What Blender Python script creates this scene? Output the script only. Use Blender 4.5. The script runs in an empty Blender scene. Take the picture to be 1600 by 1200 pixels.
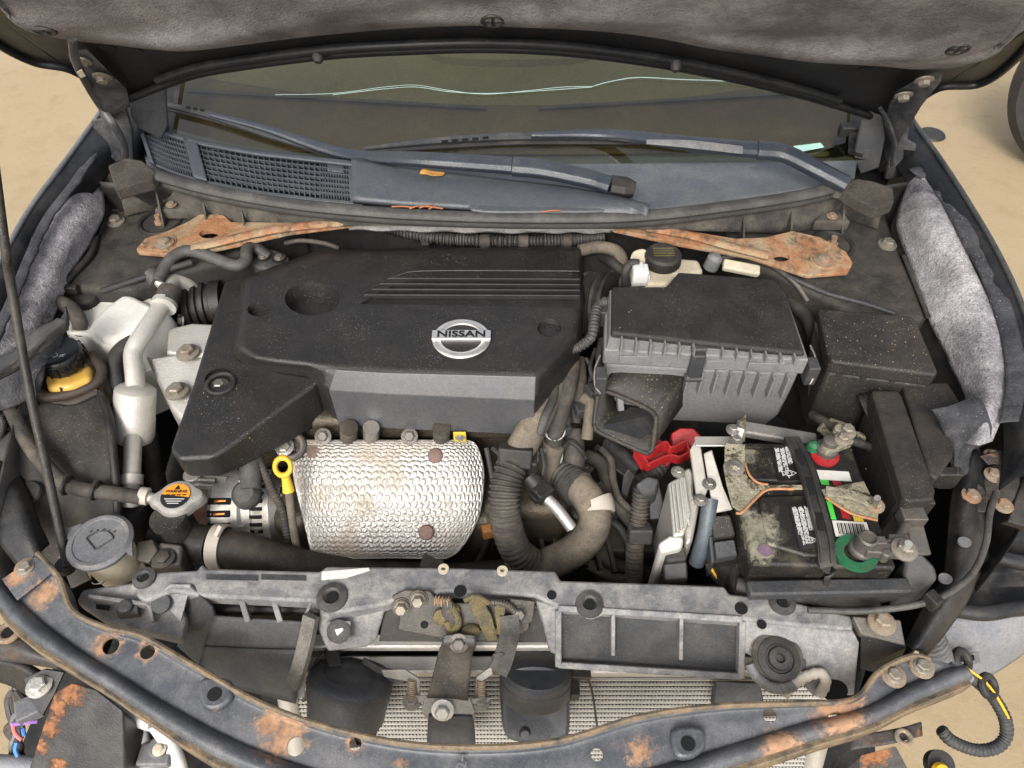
import bpy, bmesh, math, random
from mathutils import Vector, Matrix, Quaternion
random.seed(7)
R = math.radians
SC = bpy.context.scene

# ------------------------------------------------------------------ camera
CAM_Z, PITCH, FPX = 1.70, R(48.0), 1202.0
cam_d = bpy.data.cameras.new('camera'); cam = bpy.data.objects.new('camera', cam_d)
SC.collection.objects.link(cam)
cam.location = (0, 0, CAM_Z); cam.rotation_euler = (math.pi/2 - PITCH, 0, 0)
cam_d.sensor_fit = 'HORIZONTAL'; cam_d.sensor_width = 36.0; cam_d.lens = 36.0*FPX/1600.0
cam_d.clip_start = 0.02; cam_d.clip_end = 400
SC.camera = cam
# ------------------------------------------------------------------ sky, sun, exposure
W = bpy.data.worlds.new('World'); SC.world = W; W.use_nodes = True
_nt = W.node_tree; _bg = _nt.nodes['Background']
_sky = _nt.nodes.new('ShaderNodeTexSky'); _sky.sky_type = 'NISHITA'; _sky.sun_disc = False
SUN_EL, SUN_AZ = R(42), R(196)          # azimuth measured from +Y towards +X
_sky.sun_elevation = SUN_EL; _sky.sun_rotation = SUN_AZ
_sky.air_density = 1.0; _sky.dust_density = 4.0; _sky.ozone_density = 1.0
_hs = _nt.nodes.new('ShaderNodeHueSaturation'); _hs.inputs['Saturation'].default_value = 0.38
_nt.links.new(_sky.outputs[0], _hs.inputs['Color']); _nt.links.new(_hs.outputs[0], _bg.inputs[0])
_bg.inputs[1].default_value = 0.15
_sd = bpy.data.lights.new('sun', 'SUN'); _sd.energy = 1.0; _sd.angle = R(22); _sd.color = (1.0, 0.985, 0.96)
sun = bpy.data.objects.new('sun', _sd); SC.collection.objects.link(sun)
_dir = Vector((math.sin(SUN_AZ)*math.cos(SUN_EL), math.cos(SUN_AZ)*math.cos(SUN_EL), math.sin(SUN_EL)))
sun.rotation_euler = _dir.to_track_quat('Z', 'Y').to_euler(); sun.location = (0, -2, 6)
SC.view_settings.view_transform = 'Standard'; SC.view_settings.look = 'None'
SC.view_settings.gamma = 1.0; SC.view_settings.use_curve_mapping = False
SC.view_settings.exposure = 1.05

# ------------------------------------------------------------------ measuring helpers
def ray(px, py):
    dx = (px-800)/FPX; dy = (600-py)/FPX; c, s = math.cos(PITCH), math.sin(PITCH)
    return Vector((dx, c+dy*s, -s+dy*c))
def P(px, py, z):                       # survey point seen at px,py standing at height z
    d = ray(px, py); t = (z-CAM_Z)/d.z
    return Vector((d.x*t, d.y*t, z))
def PY(px, py, y):                      # survey point seen at px,py standing at distance y
    d = ray(px, py); t = y/d.y
    return Vector((d.x*t, y, CAM_Z+d.z*t))
def PPL(px, py, p0, n):
    d = ray(px, py); o = Vector((0, 0, CAM_Z)); t = (p0-o).dot(n)/d.dot(n)
    return o+d*t
def W3(q): return q if isinstance(q, Vector) else P(*q[:3])

# ------------------------------------------------------------------ shapes -> (verts, faces)
def prism(pts, h, taper=1.0, zb=None):
    top = [W3(p) for p in pts]; c = sum(top, Vector())/len(top)
    bot = []
    for v in top:
        q = c+(v-c)*taper; q.z = (zb if zb is not None else v.z-h); bot.append(q)
    return loft([top, bot])
def loft(rings, cap0=True, cap1=True, closed=True):
    V = []; F = []; n = len(rings[0])
    for r in rings: V += [W3(p) for p in r]
    for k in range(len(rings)-1):
        for i in range(n if closed else n-1):
            j = (i+1) % n; a = k*n
            F.append((a+i, a+j, a+n+j, a+n+i))
    if cap0: F.append(tuple(range(n)))
    if cap1: F.append(tuple(range((len(rings)-1)*n, len(rings)*n)))
    return V, F
def cat(p0, p1, p2, p3, t):
    return 0.5*((2*p1)+(p2-p0)*t+(2*p0-5*p1+4*p2-p3)*t*t+(3*p1-p0-3*p2+p3)*t*t*t)
def spline(pts, n):
    m = len(pts); out = []
    if m == 2: return [pts[0].lerp(pts[1], i/(n-1)) for i in range(n)]
    for i in range(n):
        f = i/(n-1)*(m-1); k = min(int(f), m-2); t = f-k
        g = lambda q: pts[q] if 0 <= q < m else (pts[0]*2-pts[1] if q < 0 else pts[-1]*2-pts[-2])
        out.append(cat(g(k-1), g(k), g(k+1), g(k+2), t))
    return out
def tube(pts, r, seg=12, rib=0, amp=.12, step=None, r1=None, flat=1.0):
    w = [W3(p) for p in pts]
    L = sum((w[i+1]-w[i]).length for i in range(len(w)-1))
    step = step or (rib/4.0 if rib else max(r*.7, .004))
    n = max(len(w)*3, min(600, int(L/step)))
    c = spline(w, n) if len(w) > 2 else spline(w, n if rib else 2)
    n = len(c); rings = []; t0 = (c[1]-c[0]).normalized()
    up = Vector((0, 0, 1)) if abs(t0.z) < .9 else Vector((0, 1, 0))
    nrm = (up-t0*up.dot(t0)).normalized(); s = 0
    for i in range(n):
        t = (c[min(i+1, n-1)]-c[max(i-1, 0)]).normalized()
        nrm = (nrm-t*nrm.dot(t)).normalized(); b = t.cross(nrm)
        if i: s += (c[i]-c[i-1]).length
        rr = r if r1 is None else r+(r1-r)*i/(n-1)
        if rib: rr *= 1+amp*(1 if (s/rib) % 1 < .5 else -1)*.5
        rings.append([c[i]+(nrm*math.cos(a)*flat+b*math.sin(a))*rr for a in (2*math.pi*k/seg for k in range(seg))])
    return loft(rings)
def basis(ax):
    ax = Vector(ax).normalized(); u = Vector((1, 0, 0)) if abs(ax.x) < .9 else Vector((0, 1, 0))
    u = (u-ax*u.dot(ax)).normalized(); return u, ax.cross(u), ax
def lathe(c, prof, ax=(0, 0, 1), seg=24, sx=1.0, sy=1.0):
    u, v, a = basis(ax); c = W3(c)
    rings = [[c+a*z+(u*math.cos(t)*sx+v*math.sin(t)*sy)*r for t in (2*math.pi*k/seg for k in range(seg))] for r, z in prof]
    return loft(rings)
def cyl(c, r, h, ax=(0, 0, 1), seg=20, r2=None, sx=1.0, sy=1.0):
    return lathe(c, [(r, 0), (r if r2 is None else r2, h)], ax, seg, sx, sy)
def ringsh(c, ro, ri, h, ax=(0, 0, 1), seg=28, sx=1.0, sy=1.0):
    u, v, a = basis(ax); c = W3(c)
    prof = [(ri, 0), (ro, 0), (ro, h), (ri, h)]
    rings = [[c+a*z+(u*math.cos(t)*sx+v*math.sin(t)*sy)*r for r, z in prof] for t in (2*math.pi*k/seg for k in range(seg))]
    rings.append(rings[0])
    return loft(rings, False, False)
def torus(c, R0, r, ax=(0, 0, 1), seg=40, ms=10, sx=1.0, sy=1.0, flat=1.0):
    u, v, a = basis(ax); c = W3(c); rings = []
    for k in range(seg+1):
        t = 2*math.pi*k/seg; d = u*math.cos(t)*sx+v*math.sin(t)*sy
        rings.append([c+d*(R0+r*math.cos(q))+a*r*math.sin(q)*flat for q in (2*math.pi*m/ms for m in range(ms))])
    return loft(rings, False, False)
def hexbolt(c, r=.007, h=.006, ax=(0, 0, 1), flange=1.55):
    c = W3(c); a = Vector(ax).normalized()
    V, F = lathe(c, [(r*flange, 0), (r*flange, h*.25), (r*1.05, h*.4)], ax, 16)
    V2, F2 = lathe(c+a*h*.3, [(r, 0), (r, h*.6), (r*.8, h*.75)], ax, 6)
    return joinsh([(V, F), (V2, F2)])
def obox(c, d, rot=(0, 0, 0)):
    from mathutils import Euler
    m = Euler(rot).to_matrix(); c = W3(c)
    V = [c+m @ Vector((sx*d[0]/2, sy*d[1]/2, sz*d[2]/2)) for sz in (-1, 1) for sx, sy in ((-1, -1), (1, -1), (1, 1), (-1, 1))]
    return V, [(3, 2, 1, 0), (4, 5, 6, 7), (0, 1, 5, 4), (1, 2, 6, 5), (2, 3, 7, 6), (3, 0, 4, 7)]
def beam(p, q, w, h, up=(0, 0, 1)):
    p, q = W3(p), W3(q); t = (q-p).normalized(); up = Vector(up)
    s = t.cross(up).normalized(); u = s.cross(t)
    r = lambda o: [o+s*w/2+u*h/2, o-s*w/2+u*h/2, o-s*w/2-u*h/2, o+s*w/2-u*h/2]
    return loft([r(p), r(q)])
def plate(pts, th, n=None):
    w = [W3(p) for p in pts]
    if n is None:
        n = Vector()
        for i in range(len(w)):
            a, b = w[i], w[(i+1) % len(w)]; n += a.cross(b)
        n.normalize()
        if n.z < 0: n = -n
    return loft([w, [v-Vector(n)*th for v in w]])
def surf(rows, nu, nv, disp=None):
    rows = [[W3(p) for p in r] for r in rows]
    a = [spline(r, nu) for r in rows]
    cols = [spline([a[k][i] for k in range(len(a))], nv) for i in range(nu)]
    G = [[cols[i][j] for i in range(nu)] for j in range(nv)]
    if disp:
        N = [[None]*nu for _ in range(nv)]
        for j in range(nv):
            for i in range(nu):
                du = G[j][min(i+1, nu-1)]-G[j][max(i-1, 0)]; dv = G[min(j+1, nv-1)][i]-G[max(j-1, 0)][i]
                n = du.cross(dv); n.normalize(); N[j][i] = n if n.z > 0 or abs(n.z) < 1e-3 else -n
        G = [[G[j][i]+N[j][i]*disp(i/(nu-1), j/(nv-1)) for i in range(nu)] for j in range(nv)]
    V = [p for r in G for p in r]
    F = [(j*nu+i, j*nu+i+1, (j+1)*nu+i+1, (j+1)*nu+i) for j in range(nv-1) for i in range(nu-1)]
    return V, F
def joinsh(shs):
    V = []; F = []
    for v, f in shs:
        o = len(V); V += v; F += [tuple(i+o for i in q) for q in f]
    return V, F
def ell(px, py, z, rx, ry, n=24):       # ellipse outline in survey coordinates, lying level at z
    return [P(px+rx*math.cos(t), py+ry*math.sin(t), z) for t in (2*math.pi*k/n for k in range(n))]
def roundpoly(pts, r, n=5):             # closed outline with rounded corners
    w = [W3(p) for p in pts]; m = len(w); out = []
    for i in range(m):
        a, b, c = w[i-1], w[i], w[(i+1) % m]; d0 = a-b; d1 = c-b; k = min(r, d0.length*.45, d1.length*.45)
        p, q = b+d0.normalized()*k, b+d1.normalized()*k
        for j in range(n):
            t = j/(n-1); out.append(p*(1-t)**2+b*2*t*(1-t)+q*t*t)
    return out
def smoothpoly(pts, n=40):              # closed smooth outline
    w = [W3(p) for p in pts]; m = len(w); out = []
    for i in range(n):
        f = i/n*m; k = int(f); t = f-k
        out.append(cat(w[(k-1) % m], w[k % m], w[(k+1) % m], w[(k+2) % m], t))
    return out

# ------------------------------------------------------------------ objects
COL = SC.collection
WLOC = {}; EMPTIES = []
def thing(name, label, cat_, group=None):
    o = bpy.data.objects.new(name, None); COL.objects.link(o); o.empty_display_size = .05
    o['label'] = label; o['category'] = cat_
    if group: o['group'] = group
    WLOC[o.name] = Vector(); EMPTIES.append(o); return o
def build(name, shapes, m, parent=None, bevel=0, seg=2, solid=0, smooth=35, kind=None, label=None, cat_=None,
          group=None, cut=None, soff=-1, sub=0, cutsolver='EXACT', disp=0):
    if isinstance(shapes, tuple): shapes = [shapes]
    V, F = joinsh(shapes); lo = Vector((min(v.x for v in V), min(v.y for v in V), min(v.z for v in V)))
    hi = Vector((max(v.x for v in V), max(v.y for v in V), max(v.z for v in V)))
    c = (lo+hi)/2
    if parent is None: c.z = lo.z
    me = bpy.data.meshes.new(name); me.from_pydata([v-c for v in V], [], F)
    bm = bmesh.new(); bm.from_mesh(me); bmesh.ops.recalc_face_normals(bm, faces=bm.faces); bm.to_mesh(me); bm.free()
    o = bpy.data.objects.new(name, me); COL.objects.link(o)
    me.materials.append(m)
    if sub:
        s = o.modifiers.new('s', 'SUBSURF'); s.levels = s.render_levels = sub
    if solid:
        s = o.modifiers.new('t', 'SOLIDIFY'); s.thickness = solid; s.offset = soff
    if bevel:
        b = o.modifiers.new('b', 'BEVEL'); b.width = bevel; b.segments = seg; b.limit_method = 'ANGLE'; b.angle_limit = R(28)
    if cut:
        tmp = []
        for cs in cut:
            cm = bpy.data.meshes.new('c'); cm.from_pydata([v-c for v in cs[0]], [], cs[1])
            bm = bmesh.new(); bm.from_mesh(cm); bmesh.ops.recalc_face_normals(bm, faces=bm.faces); bm.to_mesh(cm); bm.free()
            co = bpy.data.objects.new('c', cm); COL.objects.link(co); tmp.append(co)
            d = o.modifiers.new('d', 'BOOLEAN'); d.operation = 'DIFFERENCE'; d.object = co; d.solver = cutsolver
        bpy.context.view_layer.update()
        dg = bpy.context.evaluated_depsgraph_get()
        nm = bpy.data.meshes.new_from_object(o.evaluated_get(dg))
        o.modifiers.clear(); o.data = nm; bpy.data.meshes.remove(me); me = nm; me.name = name
        for co in tmp:
            cm = co.data; bpy.data.objects.remove(co); bpy.data.meshes.remove(cm)
    if smooth:
        for p in me.polygons: p.use_smooth = True
        me.set_sharp_from_angle(angle=R(smooth))
        if bevel:
            wn = o.modifiers.new('w', 'WEIGHTED_NORMAL'); wn.keep_sharp = True
    pl = WLOC[parent.name] if parent else Vector()
    o.parent = parent; o.location = c-pl; WLOC[o.name] = c
    if kind: o['kind'] = kind
    if label: o['label'] = label
    if cat_: o['category'] = cat_
    if group: o['group'] = group
    return o
def text(name, s, c, size, m, parent, rot=(0, 0, 0), ext=.0006, sx=1.0, bold=0.0, align='CENTER'):
    cu = bpy.data.curves.new(name, 'FONT'); cu.body = s; cu.size = size; cu.extrude = ext; cu.offset = bold
    cu.align_x = align; cu.align_y = 'CENTER'; cu.resolution_u = 3
    t = bpy.data.objects.new('tmp', cu); COL.objects.link(t); bpy.context.view_layer.update()
    me = bpy.data.meshes.new_from_object(t.evaluated_get(bpy.context.evaluated_depsgraph_get()))
    bpy.data.objects.remove(t); bpy.data.curves.remove(cu)
    from mathutils import Euler
    mm = Euler(rot).to_matrix().to_4x4() @ Matrix.Diagonal((sx, 1, 1, 1)); me.transform(mm)
    me.materials.clear(); me.materials.append(m); me.name = name
    o = bpy.data.objects.new(name, me); COL.objects.link(o); c = W3(c)
    o.parent = parent; o.location = c-(WLOC[parent.name] if parent else Vector()); WLOC[o.name] = c
    return o
def finish():
    bpy.context.view_layer.update()
    for e in EMPTIES:
        pts = []
        for ch in e.children_recursive:
            if ch.type == 'MESH':
                pts += [ch.matrix_world @ Vector(b) for b in ch.bound_box]
        if not pts: continue
        c = Vector(((min(p.x for p in pts)+max(p.x for p in pts))/2, (min(p.y for p in pts)+max(p.y for p in pts))/2, min(p.z for p in pts)))
        e.location = c
        for ch in e.children: ch.location = ch.location-c

# ------------------------------------------------------------------ materials
class NB:
    def __init__(s, m): s.nt = m.node_tree; s.n = s.nt.nodes; s.l = s.nt.links
    def add(s, t, **kw):
        n = s.n.new(t)
        for k, v in kw.items(): setattr(n, k, v)
        return n
    def put(s, sock, v):
        if isinstance(v, bpy.types.NodeSocket): s.l.new(v, sock)
        else: sock.default_value = v
    def math(s, op, a, b=0.0, cl=False):
        n = s.add('ShaderNodeMath', operation=op, use_clamp=cl); s.put(n.inputs[0], a); s.put(n.inputs[1], b); return n.outputs[0]
    def map(s, v, a, b, c=0.0, d=1.0):
        n = s.add('ShaderNodeMapRange'); n.clamp = True
        for k, x in zip((0, 1, 2, 3, 4), (v, a, b, c, d)): s.put(n.inputs[k], x)
        return n.outputs[0]
    def noise(s, vec, sc, det=4, ro=.55, dist=0.0):
        n = s.add('ShaderNodeTexNoise'); s.l.new(vec, n.inputs['Vector'])
        n.inputs['Scale'].default_value = sc; n.inputs['Detail'].default_value = det
        n.inputs['Roughness'].default_value = ro; n.inputs['Distortion'].default_value = dist; return n.outputs['Fac']
    def mix(s, f, a, b):
        n = s.add('ShaderNodeMix', data_type='RGBA'); s.put(n.inputs[0], f)
        s.put(n.inputs[6], a if isinstance(a, bpy.types.NodeSocket) else (*a, 1)); s.put(n.inputs[7], b if isinstance(b, bpy.types.NodeSocket) else (*b, 1))
        return n.outputs[2]
    def scale(s, c, f):
        n = s.add('ShaderNodeVectorMath', operation='SCALE'); s.put(n.inputs[0], c); s.put(n.inputs['Scale'], f); return n.outputs[0]
def mat(name, col, rough=.55, metal=0.0, dust=.3, dcol=(.19, .172, .148), speck=.5, scol=(.42, .38, .32), sdens=.62, ssc=430, grime=.45, fine=.45,
        rust=0.0, rspots=(), var=.25, vsc=11, bump=.12, bsc=420, spec=.4, dth=(.42, .70), dsc=20, up=True, rcol=None, trans=0, sss=0, coat=0):
    m = bpy.data.materials.new(name); m.use_nodes = True; b = NB(m)
    if max(col) > .4: fine *= .22; grime *= .5
    if max(col) < .062: col = tuple(c*.78 for c in col); dcol = tuple(c*.85 for c in dcol)
    bs = b.n['Principled BSDF']; tc = b.add('ShaderNodeTexCoord').outputs['Object']
    geo = b.add('ShaderNodeNewGeometry'); pos = geo.outputs['Position']
    n1 = b.noise(pos, vsc, 5, .6)
    cur = b.mix(n1, tuple(c*(1-var) for c in col), tuple(min(1, c*(1+var)) for c in col))
    rg = b.math('ADD', b.math('MULTIPLY', b.math('SUBTRACT', b.noise(pos, 35, 4), .5), .25), rough)
    me_ = metal
    if dust > 0:
        n2 = b.map(b.noise(pos, dsc, 8, .68, .3), dth[0], dth[1])
        if up:
            sp = b.add('ShaderNodeSeparateXYZ'); b.l.new(geo.outputs['Normal'], sp.inputs[0])
            n2 = b.math('MULTIPLY', n2, b.map(sp.outputs[2], -.2, .75, .25, 1.0))
        n2 = b.math('MULTIPLY', n2, dust)
        cur = b.mix(n2, cur, dcol); rg = b.math('ADD', rg, b.math('MULTIPLY', n2, .3), True)
        if metal: me_ = b.math('MULTIPLY', b.math('SUBTRACT', 1.0, n2), metal)
    if grime > 0:
        gk = b.math('MULTIPLY', b.map(b.noise(pos, 48, 9, .72, .8), .50, .68), b.map(b.noise(pos, 7, 3, .5), .35, .65))
        cur = b.mix(b.math('MULTIPLY', gk, grime), cur, b.scale(cur, .38))
    if fine > 0:
        fk = b.math('ADD', b.math('MULTIPLY', b.math('SUBTRACT', b.noise(pos, 620, 2, .6), .5), fine*2.2), b.math('MULTIPLY', b.math('SUBTRACT', b.noise(pos, 170, 6, .7), .5), fine*2.0))
        cur = b.scale(cur, b.math('ADD', 1.0, fk))
    if speck > 0:
        v = b.add('ShaderNodeTexVoronoi'); b.l.new(pos, v.inputs['Vector']); v.inputs['Scale'].default_value = ssc
        sx = b.add('ShaderNodeSeparateXYZ'); b.l.new(v.outputs['Color'], sx.inputs[0])
        d = b.map(v.outputs['Distance'], .12, .34, 1.0, 0.0)
        k = b.math('MULTIPLY', b.math('MULTIPLY', d, b.math('GREATER_THAN', sx.outputs[0], sdens)), b.math('MULTIPLY', sx.outputs[1], speck))
        k = b.math('MULTIPLY', k, b.map(b.noise(pos, 12, 4, .6), .42, .62, .12, 1.0))
        cur = b.mix(k, cur, scol)
    if rust > 0 or rspots:
        nr = b.noise(pos, 30, 12, .78, .5); nf = b.noise(pos, 120, 10, .8); mask = None
        if rust > 0: mask = b.map(b.math('ADD', nr, b.math('MULTIPLY', b.math('SUBTRACT', nf, .5), .35)), .76-rust*.55, .92-rust*.55)
        for (c, r) in rspots:
            vm = b.add('ShaderNodeVectorMath', operation='DISTANCE'); b.l.new(pos, vm.inputs[0]); vm.inputs[1].default_value = W3(c)
            k = b.math('ADD', b.math('DIVIDE', b.math('SUBTRACT', r, vm.outputs['Value']), r), b.math('ADD', b.math('MULTIPLY', b.math('SUBTRACT', nr, .5), 2.0), b.math('MULTIPLY', b.math('SUBTRACT', nf, .5), 2.4)))
            k = b.map(k, .10, .55); mask = k if mask is None else b.math('MAXIMUM', mask, k)
        rc = b.map(b.noise(pos, 60, 9, .72), .30, .72)
        lo, hi = rcol or ((.075, .028, .014), (.36, .155, .062))
        rcl = b.mix(rc, lo, hi); cur = b.mix(mask, cur, rcl)
        rg = b.math('ADD', rg, b.math('MULTIPLY', mask, .4), True)
        if metal: me_ = b.math('MULTIPLY', b.math('SUBTRACT', 1.0, mask), me_)
    b.put(bs.inputs['Base Color'], cur); b.put(bs.inputs['Roughness'], rg); b.put(bs.inputs['Metallic'], me_)
    bs.inputs['Specular IOR Level'].default_value = spec
    if coat: bs.inputs['Coat Weight'].default_value = coat; bs.inputs['Coat Roughness'].default_value = .12
    if sss:
        bs.inputs['Subsurface Weight'].default_value = sss; bs.inputs['Subsurface Radius'].default_value = (.02, .015, .01); bs.inputs['Subsurface Scale'].default_value = .5
    if bump:
        h = b.math('ADD', b.noise(pos, bsc, 3, .6), b.math('MULTIPLY', b.noise(pos, bsc*.12, 5, .6), .35))
        if rust > 0 or rspots: h = b.math('ADD', h, b.math('MULTIPLY', b.math('MULTIPLY', mask, b.noise(pos, 160, 6, .7)), 3.0))
        bn = b.add('ShaderNodeBump'); bn.inputs['Strength'].default_value = bump*4; bn.inputs['Distance'].default_value = .0012
        b.l.new(h, bn.inputs['Height']); b.l.new(bn.outputs[0], bs.inputs['Normal'])
    return m
def flat(name, col, rough=.5, metal=0, var=.12, emit=0):
    return mat(name, col, rough, metal, dust=.12, speck=.1, var=var, bump=.05)

M = {}
M['void'] = mat('painted_hole_shade', (.004, .004, .004), .9, dust=0, speck=0, bump=0)  # near-black colour stands in for the shade inside holes, slots and wells
M['cover'] = mat('engine_cover_plastic', (.0200, .0188, .0180), .36, dust=.22, dcol=(.075, .06, .046), speck=1.0, sdens=.70, ssc=520, grime=.25, bump=.16, bsc=700, spec=.55)
M['cover2'] = mat('cover_recess_plastic', (.022, .021, .021), .5, dust=.1, speck=.2, bump=.1)
M['blk'] = mat('black_plastic', (.018, .017, .016), .5, dust=.35, dcol=(.11, .092, .07))
M['blkd'] = mat('dusty_black_plastic', (.022, .02, .018), .62, dust=.5, dcol=(.10, .082, .062), speck=.7)
M['rub'] = mat('rubber', (.022, .021, .021), .6, dust=.4, dcol=(.15, .13, .105), speck=.2)
M['rubd'] = mat('dusty_rubber', (.045, .04, .035), .72, dust=.6, dcol=(.20, .165, .125), speck=.3)
M['hose'] = mat('dusty_brown_hose', (.085, .072, .056), .75, dust=.7, dcol=(.24, .195, .14), speck=.2, dth=(.35, .6))
M['grey'] = mat('grey_support_plastic', (.12, .122, .126), .58, dust=.55, dcol=(.22, .205, .185), speck=.3, var=.35, vsc=17)
M['greyd'] = mat('dark_grey_plastic', (.04, .042, .045), .55, dust=.45, dcol=(.15, .135, .115), speck=.35)
M['boxg'] = mat('air_box_plastic', (.15, .15, .15), .5, dust=.3, dcol=(.17, .155, .13), speck=.3)
M['cowl'] = mat('cowl_plastic', (.058, .063, .071), .42, dust=.35, dcol=(.12, .115, .105), speck=.25, spec=.5)
M['paint'] = mat('black_car_paint', (.010, .011, .013), .38, dust=.25, dcol=(.10, .09, .08), speck=.15, bump=.02, coat=0, spec=.22)
M['paintd'] = mat('dull_black_paint', (.016, .0165, .018), .42, dust=.4, dcol=(.12, .105, .085), speck=.3)
M['alu'] = mat('cast_aluminium', (.52, .50, .46), .45, .75, dust=.45, dcol=(.30, .26, .20), speck=.1, bump=.2)
M['alupipe'] = mat('dirty_aluminium_pipe', (.56, .535, .485), .46, .45, dust=.6, dcol=(.30, .26, .20), speck=.2, up=False)
M['steel'] = mat('dull_steel', (.32, .30, .27), .42, .8, dust=.4, dcol=(.20, .16, .11), speck=.1)
M['steeld'] = mat('greasy_steel', (.11, .10, .09), .48, .5, dust=.5, dcol=(.11, .085, .05), speck=.3, rust=.25)
M['bolt'] = mat('weathered_bolt', (.24, .215, .175), .5, .5, dust=.3, dcol=(.25, .18, .11), speck=0, rust=.3)
M['boltr'] = mat('rusty_bolt', (.27, .215, .155), .6, .3, dust=.3, speck=0, rust=.50, rcol=((.16, .06, .025), (.48, .24, .11)))
def rust_plate():
    m = bpy.data.materials.new('flaking_rust_plate'); m.use_nodes = True; b = NB(m); bs = b.n['Principled BSDF']
    pos = b.add('ShaderNodeNewGeometry').outputs['Position']
    a = b.noise(pos, 16, 8, .65, .6); f = b.noise(pos, 90, 10, .75); g = b.noise(pos, 34, 8, .7)
    c = b.mix(b.map(f, .3, .7), (.22, .095, .045), (.44, .215, .105))
    c = b.mix(b.map(b.math('ADD', a, b.math('MULTIPLY', b.math('SUBTRACT', f, .5), .5)), .44, .62), c, b.mix(b.map(g, .35, .65), (.26, .195, .12), (.46, .35, .22)))
    c = b.mix(b.map(b.math('ADD', g, b.math('MULTIPLY', b.math('SUBTRACT', f, .5), .4)), .50, .64, 0, .85), c, (.075, .058, .04))
    c = b.mix(b.map(b.noise(pos, 11, 6, .6), .60, .72, 0, .7), c, (.55, .51, .46))
    b.put(bs.inputs['Base Color'], c); bs.inputs['Roughness'].default_value = .88; bs.inputs['Specular IOR Level'].default_value = .25
    bn = b.add('ShaderNodeBump'); bn.inputs['Strength'].default_value = .9; bn.inputs['Distance'].default_value = .003
    b.l.new(b.math('ADD', f, b.math('MULTIPLY', g, 1.5)), bn.inputs['Height']); b.l.new(bn.outputs[0], bs.inputs['Normal'])
    return m
M['rust'] = rust_plate()
M['hosek'] = mat('dark_brown_hose', (.034, .028, .021), .6, dust=.5, dcol=(.13, .10, .07), speck=.3, dth=(.45, .7))
M['white'] = mat('translucent_white_plastic', (.66, .645, .585), .42, dust=.32, dcol=(.36, .30, .20), speck=.5, scol=(.06, .05, .04), sdens=.9, var=.06, bump=.03)
M['cream'] = mat('cream_plastic', (.52, .46, .34), .45, dust=.4, dcol=(.22, .17, .10), speck=.3, scol=(.06, .05, .04), var=.1)
M['amber'] = mat('amber_reservoir_plastic', (.55, .33, .065), .32, dust=.25, dcol=(.16, .10, .04), speck=.2, scol=(.1, .06, .03), var=.2)
M['yellow'] = mat('yellow_plastic', (.72, .40, .02), .35, dust=.15, speck=.1, var=.1, bump=.02)
M['red'] = mat('red_plastic', (.32, .014, .016), .38, dust=.5, dcol=(.16, .035, .028), speck=.4, var=.3, bump=.06)
M['green'] = mat('green_plastic', (.010, .105, .042), .5, dust=.9, dcol=(.06, .05, .035), speck=.6, var=.3)
M['chrome'] = mat('satin_chrome', (.78, .76, .72), .34, .85, dust=.12, speck=.1, var=.08, bump=.02)
M['tape'] = mat('pale_tape', (.46, .41, .34), .7, dust=.3, speck=0)
M['label_w'] = mat('paper_label', (.62, .60, .56), .5, dust=.3, dcol=(.35, .27, .18), speck=.3, scol=(.1, .08, .05), var=.06, bump=.02)
M['label_k'] = mat('black_label', (.012, .012, .012), .4, dust=.15, speck=.15, bump=.02)
M['ink_w'] = mat('white_ink', (.55, .55, .53), .6, dust=.3, speck=0, bump=0)
M['ink_k'] = mat('black_ink', (.01, .01, .01), .6, dust=0, speck=0, bump=0)
M['lime'] = mat('lime_ink', (.06, .50, .06), .5, dust=.15, speck=.1, bump=0)
M['orange'] = mat('orange_label', (.72, .27, .015), .45, dust=.15, speck=.2, var=.06, bump=0)
M['ink_y'] = mat('yellow_ink', (.60, .42, .03), .5, dust=.2, speck=.1, bump=0)
M['copper'] = mat('copper_winding', (.65, .22, .06), .3, .9, dust=.1, speck=0)
M['cap'] = mat('grey_cap_plastic', (.125, .128, .132), .5, dust=.35, dcol=(.28, .25, .21), speck=.3)
M['wood'] = mat('dry_leaf', (.45, .22, .05), .8, dust=.1, speck=.1)
M['twig'] = mat('dry_pine_needle', (.33, .12, .05), .8, dust=.1, speck=0)
# ================================================================== GROUND
def ground_mat():
    m = bpy.data.materials.new('sandy_concrete'); m.use_nodes = True; b = NB(m); bs = b.n['Principled BSDF']
    pos = b.add('ShaderNodeNewGeometry').outputs['Position']
    c = b.mix(b.noise(pos, 1.3, 8, .6), (.29, .215, .122), (.37, .285, .17))
    c = b.mix(b.map(b.noise(pos, 9, 9, .7, .5), .5, .75, 0, .55), c, (.22, .15, .078))
    c = b.mix(b.map(b.noise(pos, 3.1, 9, .75), .64, .76, 0, .8), c, (.10, .065, .03))
    c = b.mix(b.map(b.noise(pos, 28, 9, .75), .56, .74, 0, .6), c, (.20, .145, .08))
    v = b.add('ShaderNodeTexVoronoi'); b.l.new(pos, v.inputs['Vector']); v.inputs['Scale'].default_value = 55
    c = b.mix(b.map(v.outputs['Distance'], .05, .14, .5, 0), c, (.16, .11, .06))
    b.put(bs.inputs['Base Color'], c); bs.inputs['Roughness'].default_value = .9
    bn = b.add('ShaderNodeBump'); bn.inputs['Strength'].default_value = .5; bn.inputs['Distance'].default_value = .004
    b.l.new(b.noise(pos, 60, 8, .7), bn.inputs['Height']); b.l.new(bn.outputs[0], bs.inputs['Normal'])
    return m
g = build('ground', surf([[Vector((-60, -60, 0)), Vector((60, -60, 0))], [Vector((-60, 60, 0)), Vector((60, 60, 0))]], 13, 13), ground_mat(), kind='structure')

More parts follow.
